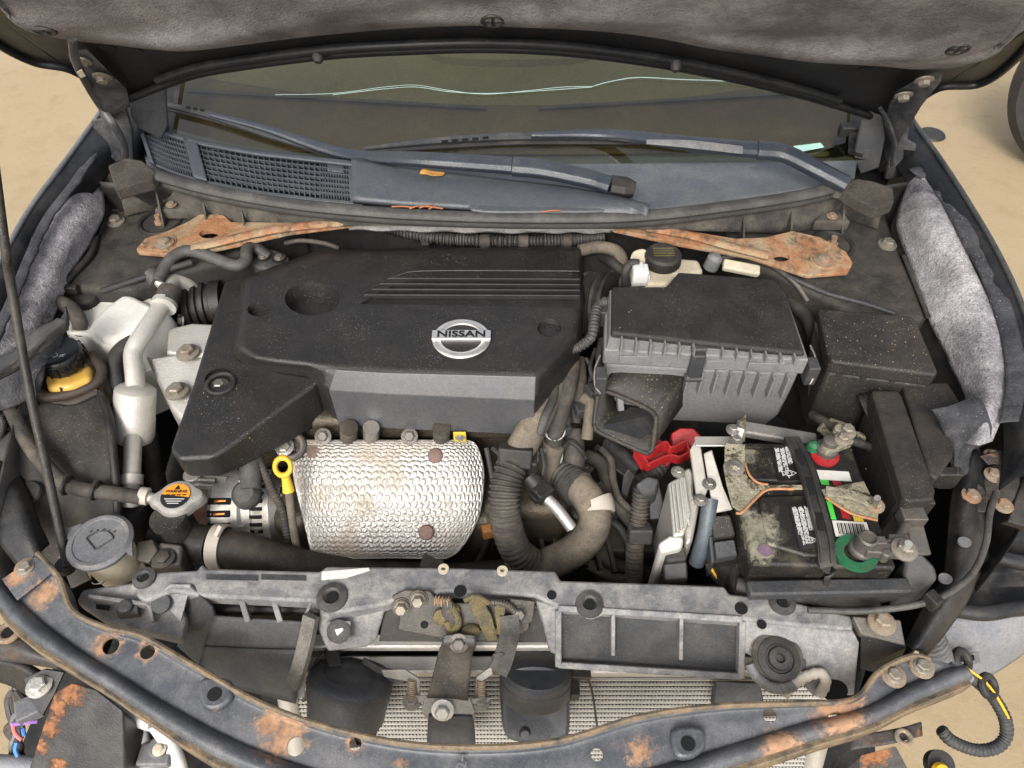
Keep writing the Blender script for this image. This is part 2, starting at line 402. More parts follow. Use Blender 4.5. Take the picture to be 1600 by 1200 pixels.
# ================================================================== CAR BODY
body = thing('car', 'black car body shell around the open engine bay, fenders, strut towers and firewall', 'car')
LC = [(178, 150, 1.01), (152, 190, 1.0), (105, 255, .995), (55, 322, .985), (18, 385, .975), (-12, 440, .96), (-60, 540, .94), (-110, 660, .91)]
LI = [(192, 186, 1.0), (166, 225, .99), (125, 275, .985), (70, 335, .975), (32, 400, .965), (5, 460, .95), (-35, 560, .93), (-80, 680, .90)]
RC = [(1396, 150, 1.01), (1422, 190, 1.0), (1465, 250, .995), (1510, 320, .985), (1556, 400, .975), (1592, 480, .96), (1614, 560, .945), (1626, 660, .92), (1622, 745, .90)]
RI = [(1384, 188, 1.0), (1412, 225, .99), (1450, 280, .985), (1490, 340, .975), (1533, 420, .965), (1564, 500, .95), (1586, 580, .935), (1597, 670, .91), (1592, 745, .885)]
def fender(I, C, s):
    i = [P(*p) for p in I]; c = [P(*p) for p in C]
    gl = [v+Vector((-s*.012, 0, -.03)) for v in i]
    o0 = [v+Vector((s*.012, 0, -.012)) for v in c]; o1 = [v+Vector((s*.05, 0, -.18)) for v in c]; o2 = [v+Vector((s*.07, 0, -.42)) for v in c]
    return surf([gl, i, c, o0, o1, o2], 40, 44)
build('fender', fender(LI, LC, -1), M['paint'], body, solid=.002)
build('fender', fender(RI, RC, 1), M['paint'], body, solid=.002)
# grey edge tubes along the fender crests
build('fender_edge', tube([P(*p)+Vector((-.004, 0, .002)) for p in LC], .004), M['cap'], body)
build('fender_edge', tube([P(*p)+Vector((.004, 0, .002)) for p in RC], .004), M['greyd'], body)
M['liner'] = mat('speckled_felt_liner', (.060, .059, .064), .85, dust=.9, dcol=(.46, .44, .445), dth=(.34, .66), dsc=8, speck=1.0, scol=(.75, .73, .73), sdens=.35, ssc=520, fine=.9, up=False, bump=.5, bsc=260, var=.4)
def wav(a, f1, f2, ph=0): return lambda u, v: a*(math.sin(u*f1+ph)+.6*math.sin(v*f2+u*3+ph))
build('fender_liner', surf([
    [(122, 236, .985), (92, 285, .982), (64, 322, .975), (44, 390, .965), (22, 450, .955), (-8, 520, .94), (-25, 585, .93)],
    [(140, 228, .985), (122, 285, .975), (118, 335, .96), (92, 400, .945), (65, 460, .935), (38, 530, .92), (15, 595, .91)],
    [(158, 236, .965), (160, 290, .945), (163, 338, .925), (124, 410, .905), (98, 465, .90), (74, 530, .895), (52, 605, .89)]], 44, 18, wav(.0013, 14, 9)), M['liner'], body, solid=.004)
build('fender_liner', surf([
    [(1456, 262, .975), (1502, 345, .968), (1547, 440, .955), (1569, 520, .945), (1577, 580, .935), (1570, 640, .925), (1550, 690, .915)],
    [(1440, 262, .985), (1458, 350, .972), (1502, 430, .955), (1533, 520, .945), (1543, 590, .935), (1538, 640, .93), (1528, 695, .92)],
    [(1425, 270, .965), (1400, 345, .93), (1418, 410, .905), (1447, 490, .90), (1482, 565, .89), (1508, 622, .885), (1500, 690, .89)]], 44, 18, wav(.0013, 13, 8, 1)), M['liner'], body, solid=.004)
build_strips = [([(152, 238, .99), (118, 288, .988), (78, 342, .98), (50, 402, .97), (26, 462, .958), (-6, 535, .945)], -1), ([(1432, 262, .985), (1474, 300, .982), (1516, 372, .975), (1556, 452, .962), (1580, 530, .95), (1588, 600, .94), (1576, 660, .93)], 1)]
M['linerk'] = mat('dark_folded_liner', (.026, .027, .031), .7, dust=.5, dcol=(.16, .155, .155), speck=.7, scol=(.5, .5, .5), sdens=.7, ssc=300, up=False, bump=.4)
for pts_, s_ in build_strips:
    q_ = [P(*p) for p in pts_]
    build('liner_edge_strip', surf([[v+Vector((s_*.012, 0, .001)) for v in q_], q_, [v+Vector((-s_*(.012 if s_ > 0 else .002), 0, -.004)) for v in q_]], 60, 7, lambda u, v: .0015*math.sin(u*47)*v+.001*math.sin(u*113+1)*v), M['linerk'], body, solid=.002)
build('folded_liner_flap', surf([
    [(1456, 640, .93), (1490, 632, .935), (1528, 622, .94), (1550, 668, .925)],
    [(1468, 662, .91), (1498, 668, .915), (1522, 675, .92), (1545, 690, .915)],
    [(1482, 700, .88), (1492, 712, .88), (1502, 716, .88), (1515, 712, .88)],
    [(1484, 745, .85), (1494, 748, .85), (1505, 748, .85), (1516, 745, .85)]], 14, 14, wav(.002, 9, 7)), M['linerk'], body, solid=.004)
# aprons under the liners, firewall, bay floor
M['bay'] = mat('dark_bay_metal', (.018, .0175, .018), .5, dust=.5, dcol=(.085, .07, .05), speck=.3)
M['tower'] = mat('dirty_strut_tower', (.030, .028, .026), .65, dust=.75, dcol=(.085, .074, .058), speck=.6, scol=(.3, .26, .2), dth=(.38, .66), grime=.9)
def wall(a, zb): return surf([a, [Vector((v.x, v.y, zb)) for v in a]], 24, 6)
build('apron', wall([P(158, 240, .95), P(165, 338, .915), P(125, 412, .895), P(75, 535, .885), P(30, 640, .87), P(0, 760, .84), P(-20, 900, .78)], .42), M['bay'], body, solid=.003)
build('apron', wall([P(1425, 270, .95), P(1400, 345, .92), P(1418, 412, .895), P(1450, 495, .89), P(1510, 622, .875), P(1530, 760, .84), P(1500, 900, .80), P(1440, 1000, .78)], .42), M['bay'], body, solid=.003)
fw = [(-.78, 1.14), (-.4, 1.10), (0, 1.075), (.4, 1.09), (.72, 1.13)]
build('firewall', surf([[Vector((x, y, .96)) for x, y in fw], [Vector((x, y-.005, .86)) for x, y in fw], [Vector((x, y-.03, .42)) for x, y in fw]], 40, 16, wav(.004, 30, 12)), M['bay'], body, solid=.003)
build('undertray', prism([Vector(q+(.406,)) for q in ((-.78, .31), (.56, .31), (.60, .50), (.76, .62), (.76, 1.16), (-.78, 1.16))], .012), M['bay'], body)
build('windshield_pillar', beam(Vector((-.685, 1.19, .95)), Vector((-.60, 1.78, 1.28)), .07, .05), M['paint'], body, bevel=.01)
build('windshield_pillar', beam(Vector((.685, 1.19, .95)), Vector((.60, 1.78, 1.28)), .07, .05), M['paint'], body, bevel=.01)
# strut towers
M['orust'] = mat('orange_rust', (.42, .15, .06), .9, dust=.3, dcol=(.2, .1, .05), speck=.3, var=.5, vsc=60)
build('cowl_side', obox(Vector((-.655, 1.245, .90)), (.10, .02, .20)), M['paintd'], body, bevel=.004)
build('cowl_side', obox(Vector((.640, 1.245, .90)), (.12, .02, .20)), M['paintd'], body, bevel=.004)
for s, outline, hole, rim, nut in (
    (-1, [(186, 296), (330, 316), (470, 340), (480, 352), (330, 412), (262, 428), (205, 452), (100, 448), (128, 385), (150, 335)], (250, 348), 29, (253, 343)),
    (1, [(1130, 345), (1250, 328), (1385, 330), (1402, 380), (1430, 440), (1452, 498), (1345, 498), (1300, 470), (1225, 432), (1150, 400)], (1300, 382), 27, (1302, 385))):
    cut = [cyl(P(hole[0], hole[1], .82), .032, .2, seg=28)]
    t = build('strut_tower', prism([(x, y, .902) for x, y in outline], .3), M['tower'], body, bevel=.012, seg=3, cut=cut)
    c = P(hole[0], hole[1], .902)
    build('tower_rim', torus(c, .033, .004), M['blk'], t)
    build('strut_mount', lathe(c-Vector((0, 0, .024)), [(.033, 0), (.03, .010), (.018, .018), (.012, .020)], seg=24), M['orust'], t)
    build('strut_nut', joinsh([hexbolt(c-Vector((0, 0, .008)), .010, .012), cyl(c-Vector((0, 0, .006)), .005, .022, seg=10)]), M['boltr'], t)
for x, y in ((181, 347), (1386, 383), (186, 322)):
    build('tower_bolt', hexbolt((x, y, .902), .010, .010), M['bolt'], body)
# right inner rail with slots, left front rail end
build('inner_rail', surf([
    [(1500, 705, .845), (1484, 780, .835), (1478, 850, .825), (1470, 900, .815), (1440, 950, .80), (1412, 1005, .79)],
    [(1522, 705, .865), (1512, 780, .855), (1506, 850, .845), (1494, 915, .835), (1462, 965, .82), (1430, 1015, .805)],
    [(1546, 705, .845), (1540, 780, .835), (1535, 860, .825), (1517, 930, .815), (1484, 982, .80), (1448, 1026, .79)]], 40, 16), M['paintd'], body, solid=.003)
build('inner_rail', surf([
    [(-60, 720, .82), (-30, 790, .81), (0, 850, .80), (30, 890, .785)],
    [(-30, 700, .835), (15, 770, .825), (40, 830, .815), (58, 868, .80)],
    [(0, 690, .82), (40, 755, .81), (62, 815, .80), (78, 850, .785)]], 24, 12), M['paintd'], body, solid=.003)
for x, y in ((1506, 848), (1476, 905)):
    build('rail_slot', cyl((x, y, .846 if y < 870 else .833), .007, .003, seg=16, sx=1.2), M['cap'], body)
# rusty brackets on the right flank
M['brk'] = mat('rust_worn_bracket', (.055, .05, .046), .5, .3, dust=.4, speck=.3, rust=.42)
build('hinge_bracket', plate([(1535, 735, .845), (1560, 722, .85), (1592, 728, .85), (1596, 770, .84), (1570, 795, .83), (1545, 780, .835), (1538, 758, .84)], .003), M['brk'], body, bevel=.001)
build('hinge_bracket', plate([(1500, 775, .85), (1530, 755, .852), (1546, 775, .848), (1540, 800, .842), (1505, 798, .842)], .003), M['brk'], body, bevel=.001)
build('hinge_bracket', plate([(1532, 712, .865), (1570, 702, .868), (1578, 722, .862), (1545, 726, .86)], .003), M['brk'], body, bevel=.001)
for x, y in ((1517, 775), (1552, 743), (1551, 714), (1567, 790)):
    build('bracket_bolt', hexbolt((x, y, .853), .008, .008), M['boltr'], body)
build('headlight_bracket', plate([(1575, 815, .83), (1600, 745, .85), (1625, 760, .85), (1622, 830, .82)], .02), M['blk'], body, bevel=.002)
# wheel arch liner and bumper remnant on the right
build('wheel_arch_liner', joinsh([surf([[(1462, 770, .66), (1540, 770, .665), (1640, 760, .66)], [(1470, 850, .62), (1550, 850, .625), (1650, 850, .62)], [(1480, 905, .60), (1560, 905, .60), (1660, 900, .60)], [(1480, 960, .58), (1560, 965, .575), (1660, 960, .575)]], 24, 24, lambda u, v: .008*math.sin(v*22+u*2)),
    tube([(1500, 880, .63), (1540, 868, .635), (1600, 880, .63), (1650, 880, .62)], .012), tube([(1490, 952, .60), (1540, 958, .60), (1600, 948, .60), (1650, 945, .60)], .012)]), M['paintd'], body)
M['bump'] = mat('scuffed_grey_bumper', (.16, .165, .175), .5, dust=.5, dcol=(.28, .26, .23), speck=.4)
build('bumper_cover', surf([[(1470, 962, .53), (1540, 966, .53), (1650, 955, .53)], [(1470, 1010, .50), (1540, 1010, .50), (1640, 985, .50)], [(1475, 1062, .44), (1535, 1062, .44), (1590, 1030, .44)]], 18, 14), M['bump'], body, solid=.004)
build('bumper_vent', joinsh([plate([(1480, 1022, .515), (1530, 1018, .515), (1532, 1036, .508), (1482, 1042, .508)], .004)]), M['cap'], body, bevel=.001)
build('bumper_vent_slot', plate([(1488, 1026, .521), (1522, 1023, .521), (1523, 1032, .517), (1488, 1036, .517)], .003), M['void'], body)

# ================================================================== HOOD
HA = R(48); HN = Vector((0, math.sin(HA), math.cos(HA))); H0 = Vector((0, 1.10, 1.17)); HU = Vector((0, -math.cos(HA), math.sin(HA)))
def H(px, py, off=0): return PPL(px, py, H0-HN*off, HN)
hood = thing('hood', 'raised black hood with a worn brown felt pad on its underside', 'hood')
hout = [(-95, -60), (-45, 25), (0, 66), (55, 94), (112, 106), (165, 138), (205, 149), (260, 127), (330, 106), (500, 82), (640, 73), (770, 70), (900, 77), (1050, 98), (1200, 130), (1300, 158), (1376, 182), (1425, 160), (1468, 134), (1530, 128), (1582, 92), (1640, 20), (1690, -60)]
e0 = [H(*p) for p in hout]
def upr(e, s, w=0): return [v+HU*s+Vector((math.copysign(w, v.x)*min(1, abs(v.x)/.6), 0, 0)) for v in e]
M['hoodin'] = mat('hood_underside_paint', (.012, .0125, .014), .38, dust=.35, dcol=(.085, .07, .055), speck=.2)
build('hood_panel', surf([e0, upr(e0, .10, .01), upr(e0, .5, -.02), upr(e0, .98, -.10)], 90, 14), M['hoodin'], hood, solid=.003, soff=0)
build('hood_edge', joinsh([tube([v-HN*.008+HU*.006 for v in e0[6:17]], .006), tube([v-HN*.010+HU*.028 for v in e0[7:16]], .007)]), M['paint'], hood)
build('hood_edge', tube([v-HN*.004+HU*.003 for v in e0[0:6]], .006), M['paint'], hood)
build('hood_edge', tube([v-HN*.004+HU*.003 for v in e0[17:]], .006), M['paint'], hood)
M['felt'] = mat('worn_felt_pad', (.088, .081, .079), .95, dust=.8, dcol=(.29, .272, .265), dth=(.40, .70), dsc=7, speck=.35, scol=(.34, .28, .22), sdens=.8, ssc=200, up=False, bump=.32, bsc=300, var=.4, vsc=6)
pout = [(-40, -40), (10, 12), (50, 46), (110, 60), (175, 68), (250, 76), (330, 73), (480, 55), (640, 42), (770, 38), (900, 43), (1020, 56), (1120, 76), (1250, 92), (1370, 100), (1440, 107), (1500, 103), (1548, 82), (1580, 40), (1625, -40)]
p0 = [H(*p, .004) for p in pout]; p1 = [H(*p, .022) for p in pout]
def inn(e, k): return [Vector((v.x*k, v.y, v.z)) for v in e]
build('insulation_pad', surf([p0, upr(p1, .012), [v for v in upr(p1, .06)], upr(p1, .16, -.01), upr(p1, .45, -.06), upr(p1, .85, -.16)], 90, 40,
      lambda u, v: .005*math.sin(u*31+2*math.sin(v*9))*min(1, v*6)*(1-v)), M['felt'], hood, solid=.004, soff=0)
for x, y, k in ((770, 33, 1), (68, 46, 1), (1497, 77, 1), (420, 8, 0), (1130, 10, 0)):
    if not k: continue
    c = H(x, y, .026)
    cp = build('pad_clip', joinsh([torus(c, .013, .0025, HN, seg=24, ms=8), beam(c-Vector((.012, 0, 0)), c+Vector((.012, 0, 0)), .004, .004, HN), beam(c-HU*.012, c+HU*.012, .004, .004, HN)]), M['blk'], hood)
    build('clip_base', cyl(c+HN*.004, .013, .003, HN), M['void'], cp)
for x, y in ((497, 83), (1056, 97)):
    build('hood_bump_stop', lathe(H(x, y, .012), [(.008, 0), (.008, -.008), (.005, -.013)], HN, 14), M['rub'], hood)
for x, y in ((210, 80), (168, 76), (1351, 110), (1395, 105)):
    build('hood_access_hole', cyl(H(x, y, .003), .008, .003, HN, 16, sx=1.4), M['void'], hood)
M['hinge'] = mat('worn_hinge_steel', (.05, .053, .058), .36, .3, dust=.6, dcol=(.22, .21, .20), speck=.5, up=False)
hl = build('hinge', joinsh([
    plate([H(104, 84, .02), H(134, 76, .02), H(196, 138, .02), PY(202, 165, 1.165), PY(172, 190, 1.165), PY(152, 168, 1.165), H(122, 118, .02)], .004, (0, -.8, .6)),
    plate([PY(150, 158, 1.17), PY(192, 160, 1.16), PY(206, 205, 1.17), PY(208, 250, 1.18), PY(180, 252, 1.18), PY(168, 222, 1.18), PY(146, 200, 1.18), PY(142, 190, 1.18), PY(158, 186, 1.17)], .008, (0, -1, .2))]), M['hinge'], hood, bevel=.0012)
build('hinge_arm', tube([H(113, 62, .03), H(117, 90, .035), H(128, 116, .035), PY(150, 155, 1.14), PY(178, 195, 1.14), PY(193, 225, 1.15), PY(196, 246, 1.16)], .006, flat=.5), M['hinge'], hl)
for x, y in ((127, 95), (160, 119)): build('hinge_bolt', hexbolt(H(x, y, .024), .0085, .009, -HN), M['bolt'], hl)
build('paint_chip', plate([H(120, 112, .043), H(128, 108, .043), H(134, 118, .043), H(126, 121, .043)], .001, HN), M['cream'], hl)
build('paint_chip', plate([PY(172, 157, 1.150), PY(195, 146, 1.150), PY(196, 157, 1.150), PY(186, 162, 1.150)], .001, (0, -1, .3)), M['cream'], hl)
hr = build('hinge', joinsh([
    plate([H(1443, 118, .02), H(1474, 112, .02), H(1470, 128, .02), H(1440, 165, .02), PY(1425, 190, 1.16), PY(1400, 228, 1.16), PY(1384, 195, 1.16), PY(1390, 165, 1.16), H(1402, 142, .02)], .004, (0, -.8, .6)),
    plate([PY(1398, 210, 1.17), PY(1422, 188, 1.17), PY(1418, 218, 1.17), PY(1432, 226, 1.17), PY(1430, 236, 1.17), PY(1412, 234, 1.17), PY(1410, 276, 1.18), PY(1384, 280, 1.18)], .008, (0, -1, .2))]), M['hinge'], hood, bevel=.0012)
for x, y in ((1444, 124), (1412, 148)): build('hinge_bolt', hexbolt(H(x, y, .024), .0085, .009, -HN), M['bolt'], hr)
build('hinge_link', tube([PY(1376, 170, 1.15), PY(1388, 190, 1.15), PY(1398, 225, 1.15), PY(1394, 258, 1.15)], .007, flat=.5), M['hinge'], hr)

# ================================================================== WINDSHIELD + DASH
WN = Vector((0, -math.sin(R(28)), math.cos(R(28)))); WP = Vector((0, 1.2, .97))
def WS(px, py, off=0): return PPL(px, py, WP+WN*off, WN)
mg = bpy.data.materials.new('windshield_glass'); mg.use_nodes = True; b = NB(mg); b.n.remove(b.n['Principled BSDF'])
tr = b.add('ShaderNodeBsdfTransparent'); tr.inputs[0].default_value = (.56, .58, .42, 1)
gl = b.add('ShaderNodeBsdfGlossy'); gl.inputs['Roughness'].default_value = .02; gl.inputs[0].default_value = (.9, .9, .9, 1)
df = b.add('ShaderNodeBsdfDiffuse'); df.inputs[0].default_value = (.16, .115, .07, 1)
fr = b.add('ShaderNodeFresnel'); fr.inputs[0].default_value = 1.52
pos = b.add('ShaderNodeNewGeometry').outputs['Position']
ms = b.add('ShaderNodeMixShader'); b.l.new(b.math('MULTIPLY', fr.outputs[0], 1.6, True), ms.inputs[0]); b.l.new(tr.outputs[0], ms.inputs[1]); b.l.new(gl.outputs[0], ms.inputs[2])
m2 = b.add('ShaderNodeMixShader'); b.l.new(b.map(b.noise(pos, 14, 10, .75), .48, .8, .0, .14), m2.inputs[0]); b.l.new(ms.outputs[0], m2.inputs[1]); b.l.new(df.outputs[0], m2.inputs[2])
b.l.new(m2.outputs[0], b.n['Material Output'].inputs[0])
ws = thing('windshield', 'cracked green tinted windshield below the raised hood', 'windshield')
xs = [-.645, -.45, -.22, 0, .22, .45, .645]
def wrow(s, k): return [Vector((x*k, 1.2+.03*x*x+s*math.cos(R(28)), .97+s*math.sin(R(28)))) for x in xs]
build('glass', surf([wrow(-.02, 1), wrow(.2, .97), wrow(.45, .92), wrow(.65, .87)], 30, 20), mg, ws)
M['crack'] = mat('glass_crack', (.36, .46, .40), .3, dust=0, speck=0, bump=0)
def crack(pts, r=.00055): return tube([WS(x, y, .004) for x, y in pts], r, seg=5, step=.01)
build('crack', joinsh([crack([(430, 148), (520, 146), (600, 136), (650, 133), (700, 141), (760, 147), (840, 140), (880, 136), (928, 135)]), crack([(520, 148), (600, 139), (650, 136), (700, 143), (760, 146), (840, 142), (925, 136)], .0006)]), M['crack'], ws)
build('crack', joinsh([crack([(928, 134), (960, 126), (1000, 121), (1060, 124), (1120, 126), (1180, 130), (1215, 137), (1238, 147)], .0008)]), M['crack'], ws)
M['frit'] = mat('black_glass_border', (.008, .008, .008), .3, dust=.3, speck=.2)
build('border', plate([WS(255, 120, .002), WS(285, 118, .002), WS(268, 215, .002), WS(236, 218, .002)], .0012, WN), M['frit'], ws)
build('border', plate([WS(1330, 160, .002), WS(1350, 175, .002), WS(1348, 245, .002), WS(1325, 240, .002)], .0012, WN), M['frit'], ws)
build('number_sticker', plate([WS(1240, 228, .003), WS(1282, 223, .003), WS(1288, 230, .003), WS(1246, 238, .003)], .0008, WN), mat('pale_green_sticker', (.33, .55, .48), .5, dust=.2, speck=.2), ws)
M['dash'] = mat('dashboard_vinyl', (.165, .155, .092), .7, dust=.3, dcol=(.15, .14, .10), speck=.2, vsc=4)
dash = thing('dashboard', 'olive dashboard top seen through the windshield glass', 'dashboard')
dx = [-.66, -.33, 0, .33, .66]
build('dash_top', surf([[Vector((x, 1.24+.06*x*x, .93)) for x in dx], [Vector((x, 1.42, .965)) for x in dx], [Vector((x, 1.62, .985)) for x in dx], [Vector((x, 1.80, .95)) for x in dx], [Vector((x, 1.85, .70)) for x in dx]], 24, 20), M['dash'], dash, solid=.01)
def by(x): return 1.364+.27*x*x
build('brown_reflection_panel', surf([[Vector((x, 1.235+.06*x*x, .948)) for x in dx], [Vector((x, (1.25+by(x))/2, .966)) for x in dx], [Vector((x, by(x), .972+.03*(by(x)-1.364))) for x in dx]], 24, 12), mat('painted_pad_reflection', (.10, .072, .042), .8, dust=.5, dcol=(.15, .11, .068), speck=.2), dash, solid=.004)  # brown zone painted for the hood pad's reflection in the glass
for v_ in (beam(Vector((-.62, 1.40, .982)), Vector((-.05, 1.345, .976)), .010, .004), beam(Vector((.05, 1.345, .976)), Vector((.62, 1.40, .982)), .010, .004)): build('dash_vent', v_, M['blk'], dash)
build('instrument_hood', prism(smoothpoly([Vector((-.14, 1.52, 1.0)), Vector((-.17, 1.62, 1.0)), Vector((-.12, 1.72, 1.0)), Vector((.12, 1.72, 1.0)), Vector((.17, 1.62, 1.0)), Vector((.14, 1.52, 1.0))], 30), .03), M['dash'], dash, bevel=.008)

# ================================================================== COWL
M['cowlr'] = mat('dusty_cowl_floor', (.095, .103, .115), .45, dust=.5, dcol=(.20, .195, .18), speck=.3)
cowl = thing('cowl_cover', 'blue grey plastic cowl cover with a grille at the foot of the windshield', 'cowl cover')
cb = [(208, 185), (300, 212), (420, 236), (545, 246), (700, 250), (850, 250), (1000, 248), (1150, 250), (1290, 250), (1340, 240)]
cf = [(232, 266), (320, 288), (440, 310), (560, 323), (700, 331), (850, 334), (1000, 331), (1150, 314), (1260, 298), (1335, 280)]
build('cowl_floor', surf([[(x, y, .955) for x, y in cb], [((a[0]+c[0])/2, (a[1]+c[1])/2, .955) for a, c in zip(cb, cf)], [(x, y, .962) for x, y in cf]], 60, 14), M['cowlr'], cowl, solid=.004)
gb = [(212, 190), (250, 206), (300, 222), (400, 240), (500, 251), (545, 256), (640, 272), (760, 287), (880, 301), (960, 316), (1012, 331)]
gf = [(236, 256), (274, 272), (318, 285), (410, 303), (500, 314), (548, 318), (640, 326), (760, 332), (880, 334), (960, 334), (1014, 334)]
def GP(u, v, dz=0):                     # u along the panel stations, v back -> front
    k = min(int(u), len(gb)-2); t = u-k
    a = Vector(gb[k]).lerp(Vector(gb[k+1]), t); c = Vector(gf[k]).lerp(Vector(gf[k+1]), t); q = a.lerp(c, v)
    return P(q.x, q.y, .984+.006*math.sin(v*3.1)+dz)
def strip(u0, u1, v0, v1, n=10, m_=5): return surf([[GP(u0+(u1-u0)*i/n, v0+(v1-v0)*j/m_) for i in range(n+1)] for j in range(m_+1)], n*3+1, m_*2+1)
build('cowl_panel', joinsh([strip(5.05, 10, 0, 1, 16)]), M['cowl'], cowl, solid=.012)
build('cowl_panel_lip', tube([GP(5+i*.25, 0, .0015) for i in range(20)], .0035), M['cowlr'], cowl)
build('cowl_recess', prism(smoothpoly([(742, 305, .997), (760, 299, .997), (830, 302, .997), (900, 314, .997), (945, 328, .997), (860, 330, .997), (740, 328, .997)], 30), .006), M['cowl'], cowl, bevel=.003)
fr_ = build('grille_frame', joinsh([strip(0, .18, 0, 1, 3), strip(1.72, 2.08, .02, .98, 3), strip(.1, 5.1, -.02, .07, 20, 2), strip(.1, 5.1, .93, 1.0, 20, 2), strip(4.25, 4.8, 0, .22, 4, 2), strip(4.98, 5.2, 0, 1, 3)]), M['cowl'], cowl, solid=.005)
bars = []
for j in range(1, 7):
    v = .06+.88*j/7
    for i in range(25):
        bars.append(beam(GP(.12+i*.2, v, -.003), GP(.12+(i+1)*.2, v, -.003), .0022, .006))
N = 54
for i in range(N+1):
    u = .15+(5.0-.15)*i/N
    for j in range(4): bars.append(beam(GP(u, .05+.225*j, -.004), GP(u, .05+.225*(j+1), -.004), .0017, .006))
build('grille_bars', joinsh(bars), M['cowl'], cowl, smooth=0, kind='stuff')
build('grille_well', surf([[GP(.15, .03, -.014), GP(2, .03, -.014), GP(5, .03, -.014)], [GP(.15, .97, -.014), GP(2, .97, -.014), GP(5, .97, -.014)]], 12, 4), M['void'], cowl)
M['rubl'] = mat('weathered_seal_rubber', (.055, .053, .050), .55, dust=.5, dcol=(.19, .175, .15), speck=.3)
seal = thing('cowl_seal', 'long weathered rubber seal strip along the front edge of the cowl', 'rubber seal')
sl = [(238, 272), (320, 295), (440, 317), (560, 330), (700, 338), (850, 341), (1000, 338), (1150, 321), (1260, 304), (1330, 286)]
build('seal_strip', joinsh([tube([(x, y, .985) for x, y in sl], .011, flat=.75), tube([(x, y+9, .965) for x, y in sl], .008)]), M['rubl'], seal)
M['foam'] = mat('grimy_foam', (.055, .048, .038), .95, dust=.6, dcol=(.13, .115, .088), speck=.6, scol=(.28, .25, .2), sdens=.5, bump=.6, up=False)
build('foam_end', joinsh([prism([(168, 258, 1.0), (196, 246, 1.0), (222, 250, 1.0), (244, 268, .995), (236, 280, .99), (188, 293, .985), (180, 296, .985)], .022)]), M['foam'], seal, bevel=.003)
build('foam_end', joinsh([prism([(1308, 290, .99), (1340, 278, 1.0), (1362, 282, 1.0), (1396, 292, 1.0), (1398, 315, .99), (1370, 326, .985), (1340, 312, .985)], .022)]), M['foam'], seal, bevel=.003)
M['ledge'] = mat('dusty_cowl_underside', (.036, .033, .029), .8, dust=.8, dcol=(.13, .115, .092), dth=(.4, .62), speck=.5, up=False)
lf = thing('cowl_front_panel', 'dusty brown ribbed panel hanging below the cowl seal above the firewall', 'panel')
sp = [P(x, y+10, .958) for x, y in [(182, 280)]+sl+[(1385, 300)]]
build('panel', surf([sp, [v+Vector((0, .002, -.004)) for v in sp], [v+Vector((0, -.012*min(1, (v.x/.45)**2), -.008-.044*min(1, (v.x/.42)**4))) for v in sp]], 60, 8), M['ledge'], lf, solid=.003)
for x, y in ((245, 296), (318, 312), (378, 324), (1165, 335), (1240, 325), (1322, 308)):
    c = P(x, y+4, .955); build('rib', plate([c, c+Vector((.004, -.028, -.052)), c+Vector((.003, .01, -.052))], .003, (1, 0, 0)), M['ledge'], lf)
for x, y in ((268, 320), (1300, 338)):
    rb = build('bracket', prism([(x-28, y+8, .925), (x-12, y-10, .93), (x+16, y-10, .93), (x+30, y+8, .925)], .02), M['ledge'], lf, bevel=.003)
    build('bracket_bolt', hexbolt((x, y, .93), .006, .005), M['boltr'], rb)

# side trims at the windshield corners
build('corner_trim', plate([PY(204, 150, 1.20), PY(258, 128, 1.22), PY(262, 195, 1.22), PY(252, 218, 1.20), PY(215, 200, 1.19), PY(203, 178, 1.19)], .006, (0, -.9, .4)), M['greyd'], cowl, bevel=.002)
build('corner_trim', plate([PY(1350, 170, 1.22), PY(1378, 180, 1.2), PY(1384, 215, 1.19), PY(1374, 262, 1.19), PY(1346, 272, 1.18), PY(1334, 245, 1.2)], .006, (0, -.9, .4)), M['greyd'], cowl, bevel=.002)

# ================================================================== WIPERS
M['wip'] = mat('wiper_arm_paint', (.032, .038, .050), .33, dust=.25, dcol=(.10, .10, .10), speck=.25, spec=.6)
def arm_sh(pts):   # (centre point, width, height)
    c = spline([p for p, w, h in pts], 50); ws_ = [w for p, w, h in pts]; hs = [h for p, w, h in pts]; rings = []
    for i, p in enumerate(c):
        f = i/49*(len(pts)-1); k = min(int(f), len(pts)-2); t = f-k; w = ws_[k]+(ws_[k+1]-ws_[k])*t; h = hs[k]+(hs[k+1]-hs[k])*t
        d = (c[min(i+1, 49)]-c[max(i-1, 0)]).normalized(); s = d.cross(WN).normalized(); u = s.cross(d)
        rings.append([p-s*w/2, p-s*w/2+u*h*.7, p-s*w/4+u*h, p+s*w/4+u*h, p+s*w/2+u*h*.7, p+s*w/2])
    return loft(rings)
w1 = thing('wiper', 'long wiper whose arm pivots beside the cowl grille and reaches the windshield corner', 'wiper', 'windshield wipers')
build('wiper_arm', arm_sh([(WS(330, 180, .012), .010, .006), (WS(420, 204, .014), .013, .008), (WS(540, 243, .018), .020, .012), (P(660, 252, 1.01), .024, .014), (P(800, 262, 1.005), .027, .016)]), M['wip'], w1, bevel=.0012)
build('wiper_arm_head', arm_sh([(P(801, 263, 1.006), .030, .018), (P(850, 268, 1.005), .030, .018), (P(920, 283, 1.0), .028, .018), (P(955, 294, .998), .028, .018)]), M['wip'], w1, bevel=.0015)
build('pivot_cap', arm_sh([(P(953, 294, .998), .030, .022), (P(975, 297, .996), .031, .022), (P(990, 300, .994), .022, .018)]), M['blk'], w1, bevel=.003)
build('pivot_shaft', cyl(P(975, 297, .995)-Vector((0, 0, .05)), .010, .05), M['steeld'], w1)
bl = build('wiper_blade', joinsh([arm_sh([(WS(250, 163, .006), .008, .007), (WS(330, 182, .006), .013, .010), (WS(420, 212, .006), .013, .010), (WS(520, 243, .006), .007, .006)])]), M['greyd'], w1)
